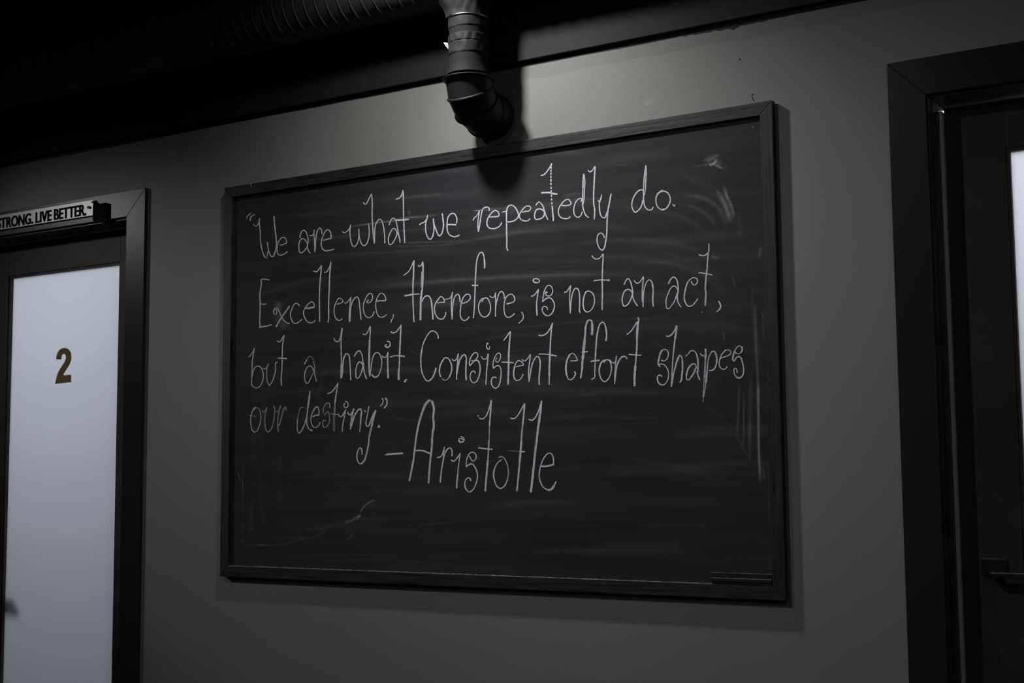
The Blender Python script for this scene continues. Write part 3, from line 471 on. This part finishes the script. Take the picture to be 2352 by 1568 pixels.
   (TK, 23, .95, "1238,250 1260,268 1290,268 1330,250 1370,205 1410,150"), (TK, 28, .95, "1420,130 1412,280 1405,430 1398,560 1395,680"), (TK, 23, .92, "1395,670 1390,820 1382,960"), (TK, 34, .9, "1382,920 1375,1020 1378,1110"), (TK, 20, .95, "1218,705 1290,685 1380,680"), (TK, 26, .95, "1370,682 1430,685 1485,692"), (TK, 30, .95, "1478,1150 1500,1125"), (TK, 26, .9, "1500,1120 1522,1108"), (TK, 18, .8, "1488,1120 1505,1155")]),
 ('Consistent', [(TL, 20, .95, "442,370 440,320 405,260 345,233 290,255 230,340 175,460 145,580"), (TL, 25, .95, "148,570 130,720 130,800"), (TL, 21, .95, "130,790 132,860 150,970 190,1070 240,1130 285,1133"), (TL, 25, .97, "280,1133 335,1080 375,1000 405,900"),
   (TL, 22, .95, "540,725 580,714 630,735 670,800"), (TL, 25, .92, "668,795 688,880 680,970 645,1060"), (TL, 17, .75, "650,1055 600,1110 555,1120 510,1090"), (TL, 26, .92, "490,1060 465,990 467,920 485,840 515,780 545,738"),
   (TL, 18, .95, "695,735 715,768 745,765 775,735 805,645"), (TL, 22, .9, "805,645 795,760 785,870 775,980 775,1105"), (TL, 26, .9, "780,1010 800,880 830,760 875,680"), (TL, 24, .95, "870,685 920,660 945,700 950,800"), (TL, 28, .88, "948,790 942,900 940,1000 948,1118"),
   (TL, 14, .8, "1035,765 1085,770 1125,745"), (TL, 21, .97, "1120,748 1155,700 1155,650 1130,624 1090,632 1040,690 1010,770 1008,850 1020,858"), (TL, 22, .95, "1022,856 1065,800 1120,755"), (TL, 23, .9, "1115,755 1160,770 1190,840 1198,930 1180,1040 1140,1140"), (TL, 20, .95, "1145,1130 1090,1168 1045,1145 1020,1080 1025,1010 1050,965 1090,957 1115,995"),
   (TL, 14, .9, "1312,455 1338,448"), (TL, 21, 1, "1345,463 1322,475 1312,510 1325,550 1350,565"), (TL, 18, 1, "1350,565 1372,545 1370,515"), (TL, 18, .95, "1220,695 1245,730 1285,745 1315,720 1335,670"), (TL, 24, .85, "1345,645 1335,750 1325,850 1315,950 1310,1060 1302,1200"),
   (TL, 18, .95, "1495,715 1480,750 1485,785 1510,800 1545,765 1565,700 1560,645 1535,630 1490,660 1450,740 1430,830 1436,910"), (TL, 21, .95, "1438,908 1480,870 1520,856 1555,880 1575,960 1570,1060 1555,1160 1520,1240 1480,1268"), (TL, 23, .9, "1485,1268 1435,1245 1402,1180 1404,1110 1430,1070 1465,1065 1492,1080"),
   (TL, 22, .97, "1622,405 1665,350 1705,290 1740,245"), (TL, 24, .95, "1743,245 1735,350 1722,480"), (TL, 33, .92, "1725,450 1715,620 1712,760 1710,900 1705,1040 1700,1195"), (TL, 20, 1, "1588,795 1700,798 1800,808"),
   (TL, 20, .9, "1842,880 1910,862 1980,848"), (TL, 20, .95, "1980,845 1965,810 1930,780 1890,767 1850,800 1818,880"), (TL, 28, .9, "1820,870 1803,960 1803,1040 1820,1100"), (TL, 19, .95, "1818,1095 1860,1130 1910,1110 1950,1065 1975,1010"),
   (TL, 18, .95, "1952,745 1975,770 2010,770 2060,720 2100,660"), (TL, 24, .9, "2102,660 2090,780 2075,900 2070,1020 2080,1145"), (TL, 24, .9, "2080,1140 2100,1020 2120,900 2160,770 2215,692"), (TL, 22, .95, "2210,692 2250,700 2275,760 2280,860"), (TL, 27, .88, "2280,850 2270,960 2260,1060 2262,1200"),
   (TM, 23, .97, "375,385 410,398 460,388 520,350 570,280 600,210"), (TM, 25, 1, "618,170 600,290 588,420 580,560 575,700"), (TM, 34, .92, "575,690 568,850 562,1000 562,1120"), (TM, 24, .92, "562,1110 560,1275"), (TM, 18, 1, "375,728 480,728 560,738"), (TM, 28, 1, "560,738 620,748 685,763")]),
 ('effort', [(TM, 19, .92, "945,852 1010,850 1070,842"), (TM, 19, .9, "1070,838 1050,790 1015,735 975,714 930,740"), (TM, 30, .92, "932,738 888,820 865,920 862,1020 875,1110"), (TM, 20, .95, "872,1100 905,1175 940,1192 985,1170 1025,1110"), (TM, 28, .88, "1020,1120 1035,1075 1015,1050"),
   (TM, 42, .8, "1330,375 1335,300 1335,200"), (TM, 26, .9, "1338,210 1320,125 1290,110 1250,132"), (TM, 34, .75, "1252,130 1220,220 1210,340 1198,470"), (TM, 48, .72, "1200,460 1185,600 1175,720 1165,800"), (TM, 38, .82, "1170,760 1158,880 1150,1010"), (TM, 27, .88, "1152,1000 1140,1080 1125,1160"), (TM, 22, 1, "1150,692 1200,690 1255,684"),
   (TM, 30, .85, "1582,488 1594,420"), (TM, 26, .9, "1592,440 1592,360 1580,260 1560,185"), (TM, 21, .95, "1562,190 1525,152 1480,180 1445,260"), (TM, 27, .9, "1448,250 1425,370 1410,500 1400,640 1392,780"), (TM, 24, .8, "1390,770 1385,920 1380,1040 1375,1150 1320,1185"), (TM, 24, .95, "1312,860 1380,850 1460,840"),
   (TM, 24, .8, "1540,880 1572,842"), (TM, 20, .95, "1560,850 1605,827 1640,842 1670,900 1680,990 1665,1090 1625,1175 1565,1225 1510,1195 1468,1110"), (TM, 27, .9, "1470,1115 1460,1020 1477,930 1512,862 1560,835"),
   (TM, 18, .92, "1655,830 1680,870 1715,890 1750,870 1772,760"), (TM, 20, .75, "1768,790 1755,900 1745,1020 1738,1140 1740,1265"), (TM, 26, .88, "1745,1200 1760,1060 1780,940 1820,840 1870,780 1920,768"), (TM, 20, .9, "1915,768 1945,785 1962,815"),
   (TM, 20, .95, "1958,375 2020,330 2080,250 2140,150"), (TM, 28, .8, "2160,70 2172,110 2160,180"), (TM, 42, .82, "2160,150 2148,290 2140,430"), (TM, 30, .85, "2140,420 2140,560 2132,700"), (TM, 25, .92, "2132,690 2120,850 2110,960"), (TM, 40, .85, "2112,940 2098,1140 2098,1300"), (TM, 20, 1, "2000,735 2100,742 2215,750")]),
 ('shapes', [(TN, 18, .95, "620,755 650,775 690,765 730,720 745,650 730,590 685,564 640,575"), (TN, 34, .75, "635,580 600,640 580,720 568,780"), (TN, 22, .8, "570,770 562,840 600,875"), (TN, 18, .95, "565,838 620,828 680,850 725,910 750,990 745,1080 710,1160 660,1205 620,1205"), (TN, 25, .9, "625,1205 575,1175 550,1110 555,1050 585,1027 630,1050"),
   (TN, 20, .95, "708,322 740,340"), (TN, 28, .75, "730,338 790,310 850,240 890,150"), (TN, 36, .72, "895,140 888,230 870,350"), (TN, 28, .82, "870,340 855,460 842,580"), (TN, 22, .85, "845,560 830,700 820,850 812,1000 805,1120 802,1235"), (TN, 28, .78, "808,1200 825,1080 850,960 885,830"), (TN, 36, .78, "880,840 910,750 940,680"), (TN, 22, .85, "945,665 985,700 1000,800"), (TN, 30, .82, "1000,790 1002,900 992,1010 978,1120 955,1160"),
   (TN, 16, .9, "1055,688 1105,645 1135,605"), (TN, 20, .8, "1125,608 1180,587 1225,605 1250,650"), (TN, 30, .78, "1250,640 1275,740 1280,880 1275,970"), (TN, 26, .85, "1262,960 1285,1050 1312,1110"), (TN, 20, .9, "1255,900 1225,830 1180,825"), (TN, 32, .8, "1185,825 1130,870 1088,950 1070,1040"), (TN, 20, .95, "1070,1030 1075,1105 1105,1118 1150,1080"), (TN, 34, .72, "1150,1070 1200,1000 1240,900"),
   (TN, 20, .95, "1322,640 1355,680 1395,680"), (TN, 34, .78, "1415,560 1420,660 1412,740"), (TN, 32, .6, "1412,730 1410,850 1402,960 1395,1080"), (TN, 20, .85, "1437,1140 1437,1040 1450,900 1460,780 1485,680 1530,605"), (TN, 26, .9, "1520,615 1570,600 1600,640"), (TN, 36, .72, "1600,640 1618,720 1615,800"), (TN, 24, .92, "1620,780 1600,860 1570,920 1530,945 1480,945"), (TN, 34, .72, "1442,960 1432,1060 1425,1150"), (TN, 22, .7, "1425,1150 1412,1250 1395,1340 1382,1420"), (TN, 20, .55, "1395,1060 1385,1200 1378,1330"), (TN, 30, .55, "1382,1330 1375,1420"), (TN, 18, .35, "1376,1410 1370,1510"),
   (TN, 22, .85, "1690,722 1750,705 1820,680"), (TN, 20, .88, "1815,682 1870,640 1865,595 1810,574 1765,588"), (TN, 27, .8, "1770,585 1710,655 1672,750"), (TN, 20, .88, "1672,740 1660,830 1685,895 1730,925 1775,915 1805,875"),
   (TN, 19, .85, "1950,610 1975,640 2020,645 2060,620"), (TN, 30, .8, "2055,625 2078,570 2065,520"), (TN, 19, .9, "2070,530 2025,502 1980,530 1940,600"), (TN, 32, .8, "1942,590 1912,690 1908,750 1935,778"), (TN, 26, .75, "1935,770 1975,712 2030,690"), (TN, 26, .8, "2020,690 2058,730 2082,810 2100,900 2100,980 2075,1050"), (TN, 30, .82, "2080,1040 2035,1080 1985,1075"), (TN, 22, .88, "1990,1078 1942,1020 1925,950 1930,910 1960,910 1980,950 1988,985")]),
 ('our', [(TO, 30, .7, "248,465 290,440"), (TO, 18, .35, "290,435 340,447 372,505"), (TO, 20, .55, "370,500 388,600 378,690 350,790"), (TO, 24, .5, "352,780 315,860 270,880"), (TO, 20, .75, "275,880 232,850 210,770 203,670 210,570 240,490 270,465"), (TO, 12, .5, "170,575 215,583"), (TO, 16, .32, "215,583 300,598"),
   (TO, 16, .5, "412,480 430,525 460,500 500,425"), (TO, 24, .32, "490,460 465,560 455,660 460,760"), (TO, 22, .5, "460,750 480,840 512,878 560,840 595,770"), (TO, 24, .32, "595,770 620,650 632,540 635,460 615,405"),
   (TO, 18, .3, "665,500 690,520 720,460 745,400"), (TO, 26, .28, "740,420 710,520 690,640 682,740"), (TO, 32, .32, "685,740 692,800 700,870"), (TO, 30, .32, "710,760 750,640 780,520"), (TO, 34, .28, "780,520 800,460 820,440"), (TO, 18, .45, "830,420 838,450 842,490")]),
 ('destiny', [(TO, 16, .3, "1215,455 1190,440"), (TO, 16, .38, "1150,430 1095,450 1065,540 1045,660"), (TO, 19, .6, "1045,650 1038,780 1050,870 1075,900"), (TO, 28, .55, "1072,900 1120,850 1170,740 1205,630"), (TO, 22, .85, "1268,145 1260,240"), (TO, 34, .72, "1262,220 1250,320 1235,400"), (TO, 22, .8, "1240,400 1225,500 1212,620 1212,720 1235,790 1270,840 1310,855"), (TO, 18, .8, "1308,855 1298,825"),
   (TO, 25, .8, "1322,600 1370,578 1430,570"), (TO, 20, .8, "1430,570 1432,500 1415,440 1385,415"), (TO, 24, .7, "1390,415 1350,460 1315,530"), (TO, 26, .5, "1315,520 1287,620 1290,700"), (TO, 18, .75, "1290,695 1315,770 1365,798 1410,775 1440,740 1450,700"),
   (TO, 22, .32, "1525,570 1570,530 1600,500"), (TO, 18, .65, "1628,440 1625,375 1595,350 1550,375"), (TO, 24, .35, "1550,375 1515,440 1508,530"), (TO, 22, .3, "1600,510 1620,600 1618,690 1590,760"), (TO, 20, .45, "1595,755 1545,795 1510,780 1500,720 1520,660 1555,680"),
   (TO, 24, .82, "1582,180 1620,178 1670,145 1720,85 1770,10"), (TO, 20, .85, "1775,0 1758,100 1750,150"), (TO, 28, .75, "1752,130 1735,240 1720,350"), (TO, 30, .45, "1722,340 1712,500 1705,560"), (TO, 40, .22, "1706,550 1702,640 1700,740 1705,850"), (TO, 15, .38, "1630,545 1700,555"), (TO, 16, .7, "1710,556 1780,565"),
   (TO, 19, .97, "1905,322 1938,335 1956,380 1943,430 1915,442 1887,425 1880,385 1900,355"), (TO, 20, .9, "1775,550 1800,590 1835,598 1870,560"), (TO, 24, .85, "1865,565 1895,510 1915,475"), (TO, 22, .8, "1910,480 1890,590 1870,700"), (TO, 22, .65, "1870,690 1855,790 1852,865"),
   (TO, 20, .92, "1945,520 1970,560 2000,570"), (TO, 30, .85, "2000,568 2030,530 2060,460"), (TO, 30, .72, "2050,480 2032,570 2015,680 2000,760"), (TO, 28, .9, "1995,825 2030,720 2060,620 2100,530"), (TO, 26, .92, "2095,540 2150,470 2185,460"), (TO, 26, .9, "2180,460 2197,500 2187,620 2180,740"), (TO, 20, .8, "2180,730 2165,870"),
   (TP, 17, .92, "680,480 695,510 715,515"), (TP, 20, .92, "762,415 745,520 725,620 710,700 715,750 735,778 765,760"), (TP, 28, .85, "765,760 790,700 820,610 860,530 888,488"), (TP, 36, .78, "885,490 855,580 830,690 812,780"), (TP, 34, .6, "812,770 788,880 770,960"), (TP, 26, .82, "768,950 758,1080 740,1180"), (TP, 32, .75, "742,1170 730,1230 708,1310"), (TP, 32, .85, "712,1300 680,1390 625,1450"), (TP, 22, .95, "630,1452 585,1438 553,1370 548,1290 570,1200 610,1158 635,1200 640,1280"),
   (TP, 24, .95, "925,785 958,790"), (TP, 16, .9, "930,780 940,750 960,785"), (TP, 19, .97, "1000,270 1020,310 1010,360 970,412"), (TP, 24, .97, "1062,265 1090,320 1085,380 1040,445")]),
 ('dash', [(TP, 22, .97, "1060,1288 1100,1278"), (TP, 34, .97, "1095,1278 1200,1270 1300,1265 1368,1260")]),
 ('Aristotle', [(TQ, 24, .92, "122,1230 150,1090 175,960 192,830 205,720 220,600"), (TQ, 28, .82, "220,610 245,470 275,360 310,250"), (TQ, 34, .7, "305,265 350,165 400,112"), (TQ, 18, .7, "400,110 435,132"), (TQ, 32, .78, "438,128 462,230 455,320"), (TQ, 30, .75, "455,310 452,360 460,440 455,530"), (TQ, 28, .78, "450,510 438,640 433,760 420,880"), (TQ, 27, .75, "420,870 405,1020 395,1140 388,1260"), (TQ, 20, .97, "195,815 260,808 320,815 365,835 410,850"),
   (TQ, 19, .92, "505,908 545,900 575,870 600,800 608,765"), (TQ, 16, .85, "605,770 598,860 590,940"), (TQ, 19, .92, "550,1250 560,1140 575,1030 595,930 620,840 655,785 690,775 712,810 712,885"),
   (TQ, 17, .92, "835,615 870,635 880,665 862,692"), (TQ, 23, .92, "865,690 825,695 807,670"), (TQ, 14, .92, "805,665 815,645 845,642 860,660"), (TQ, 18, .92, "700,940 735,960 765,935 800,890 828,848"), (TQ, 16, .8, "825,850 812,950 800,1050 792,1150"), (TQ, 24, .85, "792,1140 782,1240 778,1330"),
   (TQ, 15, .92, "955,885 975,930 1005,958 1040,930 1048,885 1030,845 985,832 945,865 915,940 908,1035"), (TQ, 18, .92, "910,1035 950,1005 990,995 1030,1040 1060,1110 1065,1180 1045,1270 1005,1350 955,1385 910,1350 890,1285 900,1220 935,1188 965,1200 975,1230"),
   (TQ, 14, .92, "1072,322 1078,338"), (TQ, 17, .92, "1088,360 1130,375 1170,350 1205,290 1235,200 1258,115"), (TQ, 22, .92, "1256,120 1248,250 1238,380 1232,470"), (TQ, 15, .6, "1232,460 1230,560 1225,680"), (TQ, 20, .8, "1225,670 1215,850 1208,960"), (TQ, 27, .85, "1208,950 1192,1150 1180,1280 1175,1370"), (TQ, 20, .97, "1080,772 1150,782 1270,793"),
   (TQ, 16, .7, "1360,905 1400,895 1445,930 1480,1010"), (TQ, 17, .55, "1480,1000 1495,1110 1480,1220"), (TQ, 18, .88, "1482,1210 1440,1300 1385,1335 1335,1305 1300,1230"), (TQ, 20, .92, "1302,1235 1288,1140 1305,1050"), (TQ, 17, .75, "1303,1055 1345,980 1405,935"),
   (TQ, 17, .92, "1525,362 1565,370 1610,340 1660,265 1715,165"), (TQ, 23, .92, "1718,165 1708,300 1695,430"), (TQ, 25, .7, "1697,420 1680,560 1672,700"), (TQ, 30, .85, "1674,690 1662,830 1650,960"), (TQ, 24, .85, "1652,950 1638,1100 1625,1240 1612,1370"), (TQ, 10, .3, "1490,810 1600,820 1650,822"), (TQ, 18, .97, "1650,822 1720,828"),
   (TQ, 20, .92, "1775,378 1820,392 1860,360 1905,280 1945,160"), (TQ, 24, .92, "1952,125 1940,260"), (TQ, 32, .85, "1942,240 1920,400 1900,540 1885,680"), (TQ, 30, .85, "1887,670 1865,830 1850,980 1835,1120"), (TQ, 32, .92, "1837,1110 1820,1260 1805,1385"),
   (TQ, 24, .92, "1948,1028 2020,1028 2080,1015 2125,1002"), (TQ, 17, .92, "2120,1010 2115,910 2090,855 2045,850 1995,900 1955,980 1930,1070 1922,1170 1940,1250 1980,1320 2040,1358"), (TQ, 34, .92, "2050,1358 2090,1345 2125,1300"), (TQ, 20, .92, "2115,1310 2140,1270 2155,1240")]),
]
CY = FY-0.0005
def chalk_mesh(name, strokes, parent, yplane=CY):
    V, Fc, OP = [], [], []
    for si, (tile, wd, op, s_txt) in enumerate(strokes):
        x0, y0, sc = tile; pts = [(x0+x/sc, y0+y/sc) for x, y in parse(s_txt)]
        c = np.array(spline(pts, 2.2)); n = len(c); hw = wd/sc/2*1.10
        d = np.gradient(c, axis=0); L_ = np.linalg.norm(d, axis=1)+1e-9; nr = np.stack([-d[:, 1]/L_, d[:, 0]/L_], 1); dr = d/L_[:, None]
        # rounded ends
        ext0, ext1 = c[0]-dr[0]*hw*.55, c[-1]+dr[-1]*hw*.55
        c = np.vstack([ext0, c, ext1]); nr = np.vstack([nr[0], nr, nr[-1]]); n += 2
        wv = hw*(1+.10*rng.standard_normal(n)*.8); wv[0] *= .45; wv[-1] *= .45
        k = len(V)
        for i in range(n):
            for t, o_ in ((-1, .0), (-.72, .95), (0, 1.0), (.72, .95), (1, .0)):
                p = c[i]+nr[i]*wv[i]*t; V.append(at(p[0], p[1], yplane-1.3e-5*si)); OP.append(min(1.1, op*1.04)*o_*(.55 if i in (0, n-1) else 1))
        for i in range(n-1):
            for j in range(4): Fc.append((k+i*5+j, k+i*5+j+1, k+(i+1)*5+j+1, k+(i+1)*5+j))
    o = link(name, V, Fc, M['chalk'], parent); o.data.attributes.new('op', 'FLOAT', 'POINT').data.foreach_set('value', np.array(OP, np.float32)); return o
for i, (wname, strokes) in enumerate(WORDS):
    o = B(chalk_mesh('chalk_word', strokes, bd, CY-0.00002*(i % 3))); o['label'] = ('chalk handwriting of the word ' + wname) if ' ' not in wname and wname != 'dash' else 'chalk ' + wname
B(chalk_mesh('chalk_tick', [(PXS, 2.2, .7, "575.5,420.5 576.2,424 577,428.5")], bd, -T-.0004))
# chalk dust gathered along the lower ledge
v, f = [], []
for i in range(400):
    x = RW+(BW-2*RW)*i/399; d = .0012+.0010*rng.random()
    v += [(x, -T+.0016, RW+Z0+.0002), (x, -T+.0016, RW+Z0+.0008), (x, -T+.0016+d+.001, RW+Z0+.0010), (x, FY-.0003, RW+Z0+.0005+.0012*rng.random()*rng.random())]
for i in range(399):
    for j in range(3): f.append((4*i+j, 4*(i+1)+j, 4*(i+1)+j+1, 4*i+j+1))
B(tag(link('chalk_dust', v, f, M['dust'], bd), kind='stuff'))

# ------------------------------------------------------------------ black eraser on the ledge
e0 = at(1635.5, 1341, -.019); e1 = at(1770, 1346, -.019); et = at(1636, 1314, -.019)
ex0, ex1, ez0, ez1 = float(e0[0]), BW-RW-.0005, RW+Z0+.0012, float(et[2])
er = empty('chalk_eraser', 'flat black chalkboard eraser lying on the lower right ledge of the chalkboard', 'eraser', loc=((ex0+ex1)/2, FY, ez0))
def Q(o): o.matrix_parent_inverse = Matrix.Translation(-er.location); return o
zb_ = ez0+(ez1-ez0)*.56
Q(box('eraser_back', ex0, ex1, -.0215, FY-.0012, zb_, ez1, M['eraser'], er, bevel=.001))
Q(box('felt_layer', ex0+.001, ex1, -.0245, FY-.0012, ez0+(ez1-ez0)*.20, zb_-.0012, M['eraser'], er, bevel=.0006))
Q(box('felt_layer', ex0+.001, ex1, -.0235, FY-.0012, ez0, ez0+(ez1-ez0)*.17, M['eraser'], er, bevel=.0006))
for z_, h_, yy in ((ez1, .0006, -.0205), (zb_-.0012, .0012, -.0240)):
    v, f = [], []
    for i in range(160):
        x = ex0+(ex1-ex0)*i/159; hh = h_*(.5+.6*rng.random()); v += [(x, yy-.0003, z_-.0003), (x, yy-.0001, z_+hh*.7), (x, yy+.002+.002*rng.random(), z_+hh*.5)]
    for i in range(159):
        for j in range(2): f.append((3*i+j, 3*(i+1)+j, 3*(i+1)+j+1, 3*i+j+1))
    Q(tag(link('dust_line', v, f, M['dust'], er), kind='stuff'))

# ------------------------------------------------------------------ ventilation duct
vd = empty('ventilation_duct', 'black spiral duct with a taped branch pipe elbowing into the wall above the chalkboard', 'duct', loc=(1.02, -.155, 1.60+Z0))
def V_(o): o.matrix_parent_inverse = Matrix.Translation(-vd.location); return o
DR, DY, DZ = 0.090, -0.125, 1.694+Z0
pitch = .040; x0, x1 = XL+.02, 3.6; nseg = 64; prof = [0, .2, .37, .39, .40, .43, .46, .49, .50, .52, .75]
v, f = [], []; rows = []
npitch = int((x1-x0)/pitch)+2
for i in range(npitch):
    for u in prof: rows.append((i, u))
for (i, u) in rows:
    hgt = {.40: .0008, .43: .0030, .46: .0030, .49: .0008}.get(u, 0)
    for j in range(nseg):
        t = 2*math.pi*j/nseg; x = x0+pitch*(i+u+.0)+0.020*math.cos(t)*0-pitch*(j/nseg)
        v.append((min(max(x, x0), x1), DY+(DR+hgt)*math.sin(t), DZ+(DR+hgt)*math.cos(t)))
nr_ = len(rows); per = len(prof)
for i in range(nr_-1):
    for j in range(nseg-1): f.append((i*nseg+j, (i+1)*nseg+j, (i+1)*nseg+j+1, i*nseg+j+1))
for i in range(per, nr_-1):                      # close the helix: the last column meets the first one turn on
    f.append((i*nseg+nseg-1, (i+1)*nseg+nseg-1, (i+1-per)*nseg, (i-per)*nseg))
bmx = link('spiral_tube', v, f, M['duct'], vd, True); V_(bmx)
V_(tube('duct_cap', [ring((x1-.002, DY, DZ), (0, 1, 0), (0, 0, 1), DR, 64), ring((x1+.012, DY, DZ), (0, 1, 0), (0, 0, 1), DR+.003, 64), ring((x1+.014, DY, DZ), (0, 1, 0), (0, 0, 1), DR*.97, 64)], M['duct'], vd, True))
# branch pipe
PXc, PYc, PR = 1.009, -0.127, 0.0535
def wr(seed, amp, k=7):
    ph = np.random.default_rng(seed).uniform(0, 6.28, 4)
    return lambda t, z=0: amp*(math.sin(k*t+ph[0]+z*60)+.6*math.sin((k+6)*t+ph[1]-z*90)+.4*math.sin(3*t+ph[2]+z*200))
def zring(z, r_, fn=None, n=96): return ring((PXc, PYc, z+Z0), (1, 0, 0), (0, 1, 0), r_, n, fn)
V_(tube('branch_pipe', [zring(z, PR) for z in (1.68, 1.559, 1.515, 1.464, 1.424)] + [zring(1.409, PR+.002), zring(1.392, PR+.0075)], M['pipe'], vd))
# crumpled wrap where the branch leaves the duct (saddle flaring out to the duct)
rings = []
for k in range(22):
    u = k/21; z = 1.552+u*.085; fl = .003+.022*max(0, u-.10)**1.6
    w1 = wr(3, .0005+.0020*u, 9)
    def fn(t, fl=fl, z=z, w1=w1): return fl*(1+2.2*max(0, -math.cos(t)))+w1(t, z)
    rings.append(ring((PXc, PYc, z+Z0), (1, 0, 0), (0, 1, 0), PR, 120, fn))
V_(tube('foil_wrap', rings, M['tape'], vd))
V_(tube('clamp_band', [zring(1.548, PR+.0015), zring(1.5485, PR+.0042), zring(1.5525, PR+.0045), zring(1.553, PR+.0015)], M['metal'], vd))
# tape bands
def band(z0, z1, amp, seed, off, k=9, name='tape_band'):
    rings = []
    for i in range(14):
        u = i/13; z = z0+(z1-z0)*u; w1 = wr(seed, amp*math.sin(math.pi*min(1, max(0, u*.8+.15))), k)
        rings.append(zring(z, PR+off, lambda t, z=z, w1=w1: w1(t, z*.5), 120))
    rings[0] = zring(z0, PR+off*.4, None, 120); rings[-1] = zring(z1, PR+off*.4, None, 120)
    return V_(tube(name, rings, M['tape'], vd))
band(1.519, 1.547, .0006, 5, .0020, 5); band(1.478, 1.501, .0011, 8, .0028, 13); band(1.446, 1.479, .0009, 12, .0022, 6)
# torn light tab of tape on the left
pt = [at(1018, 97, -.15), at(1023, 97.5, -.15), at(1030, 99, -.145), at(1029, 113, -.145), at(1025, 108, -.15)]
prism_v = [(p[0], p[1], p[2]) for p in pt]; prism_b = [(p[0]+.001, p[1]+.0012, p[2]) for p in pt]; n_ = 5
V_(link('torn_tape_tab', prism_v+prism_b, [tuple(range(5)), tuple(range(9, 4, -1))]+[(i, i+5, (i+1) % 5+5, (i+1) % 5) for i in range(5)], M['tape_white'], vd))
# gored elbow turning to the wall: segments meet at raised seams
ER = .0635; z_s = 1.388; bend = .077; cyc, czc = PYc+bend, z_s-.008
def eframe(ang):                                 # centre, in-plane axis for the bend angle (0 = pipe heading down, 90 = heading into the wall)
    a = math.radians(ang); c = (PXc, cyc-bend*math.cos(a), czc-bend*math.sin(a)+0.0)
    return c, (0, -math.cos(a), -math.sin(a))
def ering(ang, r_, shift=0.0):
    c, ax = eframe(ang); a = math.radians(ang); tdir = np.array((0, math.sin(a), -math.cos(a)))
    c = np.array(c)+tdir*shift+np.array((0, 0, Z0)); return ring(c, (1, 0, 0), ax, r_, 72)
seams = [0, 28, 58, 90]
def seg(ang0, ang1, name='elbow_gore'):
    V_(tube(name, [ering(ang0, ER, .0015), ering(ang1, ER, -.0015)], M['elbow'], vd))
for a0, a1 in zip(seams[:-1], seams[1:]): seg(a0, a1)
for a in seams:
    e_ = .0085 if a == 0 else .0042
    V_(tube('elbow_seam', [ering(a, ER-.001, -.0045), ering(a, ER+e_*.6, -.0032), ering(a, ER+e_, -.0008), ering(a, ER+e_, .0012), ering(a, ER+e_*.55, .0030), ering(a, ER-.001, .0040)], M['elbow'], vd))
c90, _ = eframe(90)
V_(tube('wall_collar', [ring((PXc, y, c90[2]+Z0), (1, 0, 0), (0, 0, -1), r_, 72) for y, r_ in ((c90[1], ER), (-.006, ER), (-.005, ER+.002), (-.0008, ER+.002))], M['elbow'], vd))

# small marks in the wall paint
wb = bpy.data.objects['wall_back']
o = chalk_mesh('paint_scuff', [(PXS, 9, .10, "1482,240 1490,234 1499,229"), (PXS, 5, .14, "1484,243 1496,236"), (PXS, 2.5, .10, "1868,1262 1872,1275"), (PXS, 2, .05, "694,1480 684,1530")], wb, -.0005); o['label'] = 'pale scuff marks in the wall paint'
o = chalk_mesh('paint_crack', [(PXS, 1.6, .8, "1731,216 1727,217 1728,224 1732,233"), (PXS, 3, .8, "1698,135 1700,137")], wb, -.0005); o.data.materials.clear(); o.data.materials.append(M['black']); o['label'] = 'thin dark hairline in the wall paint'
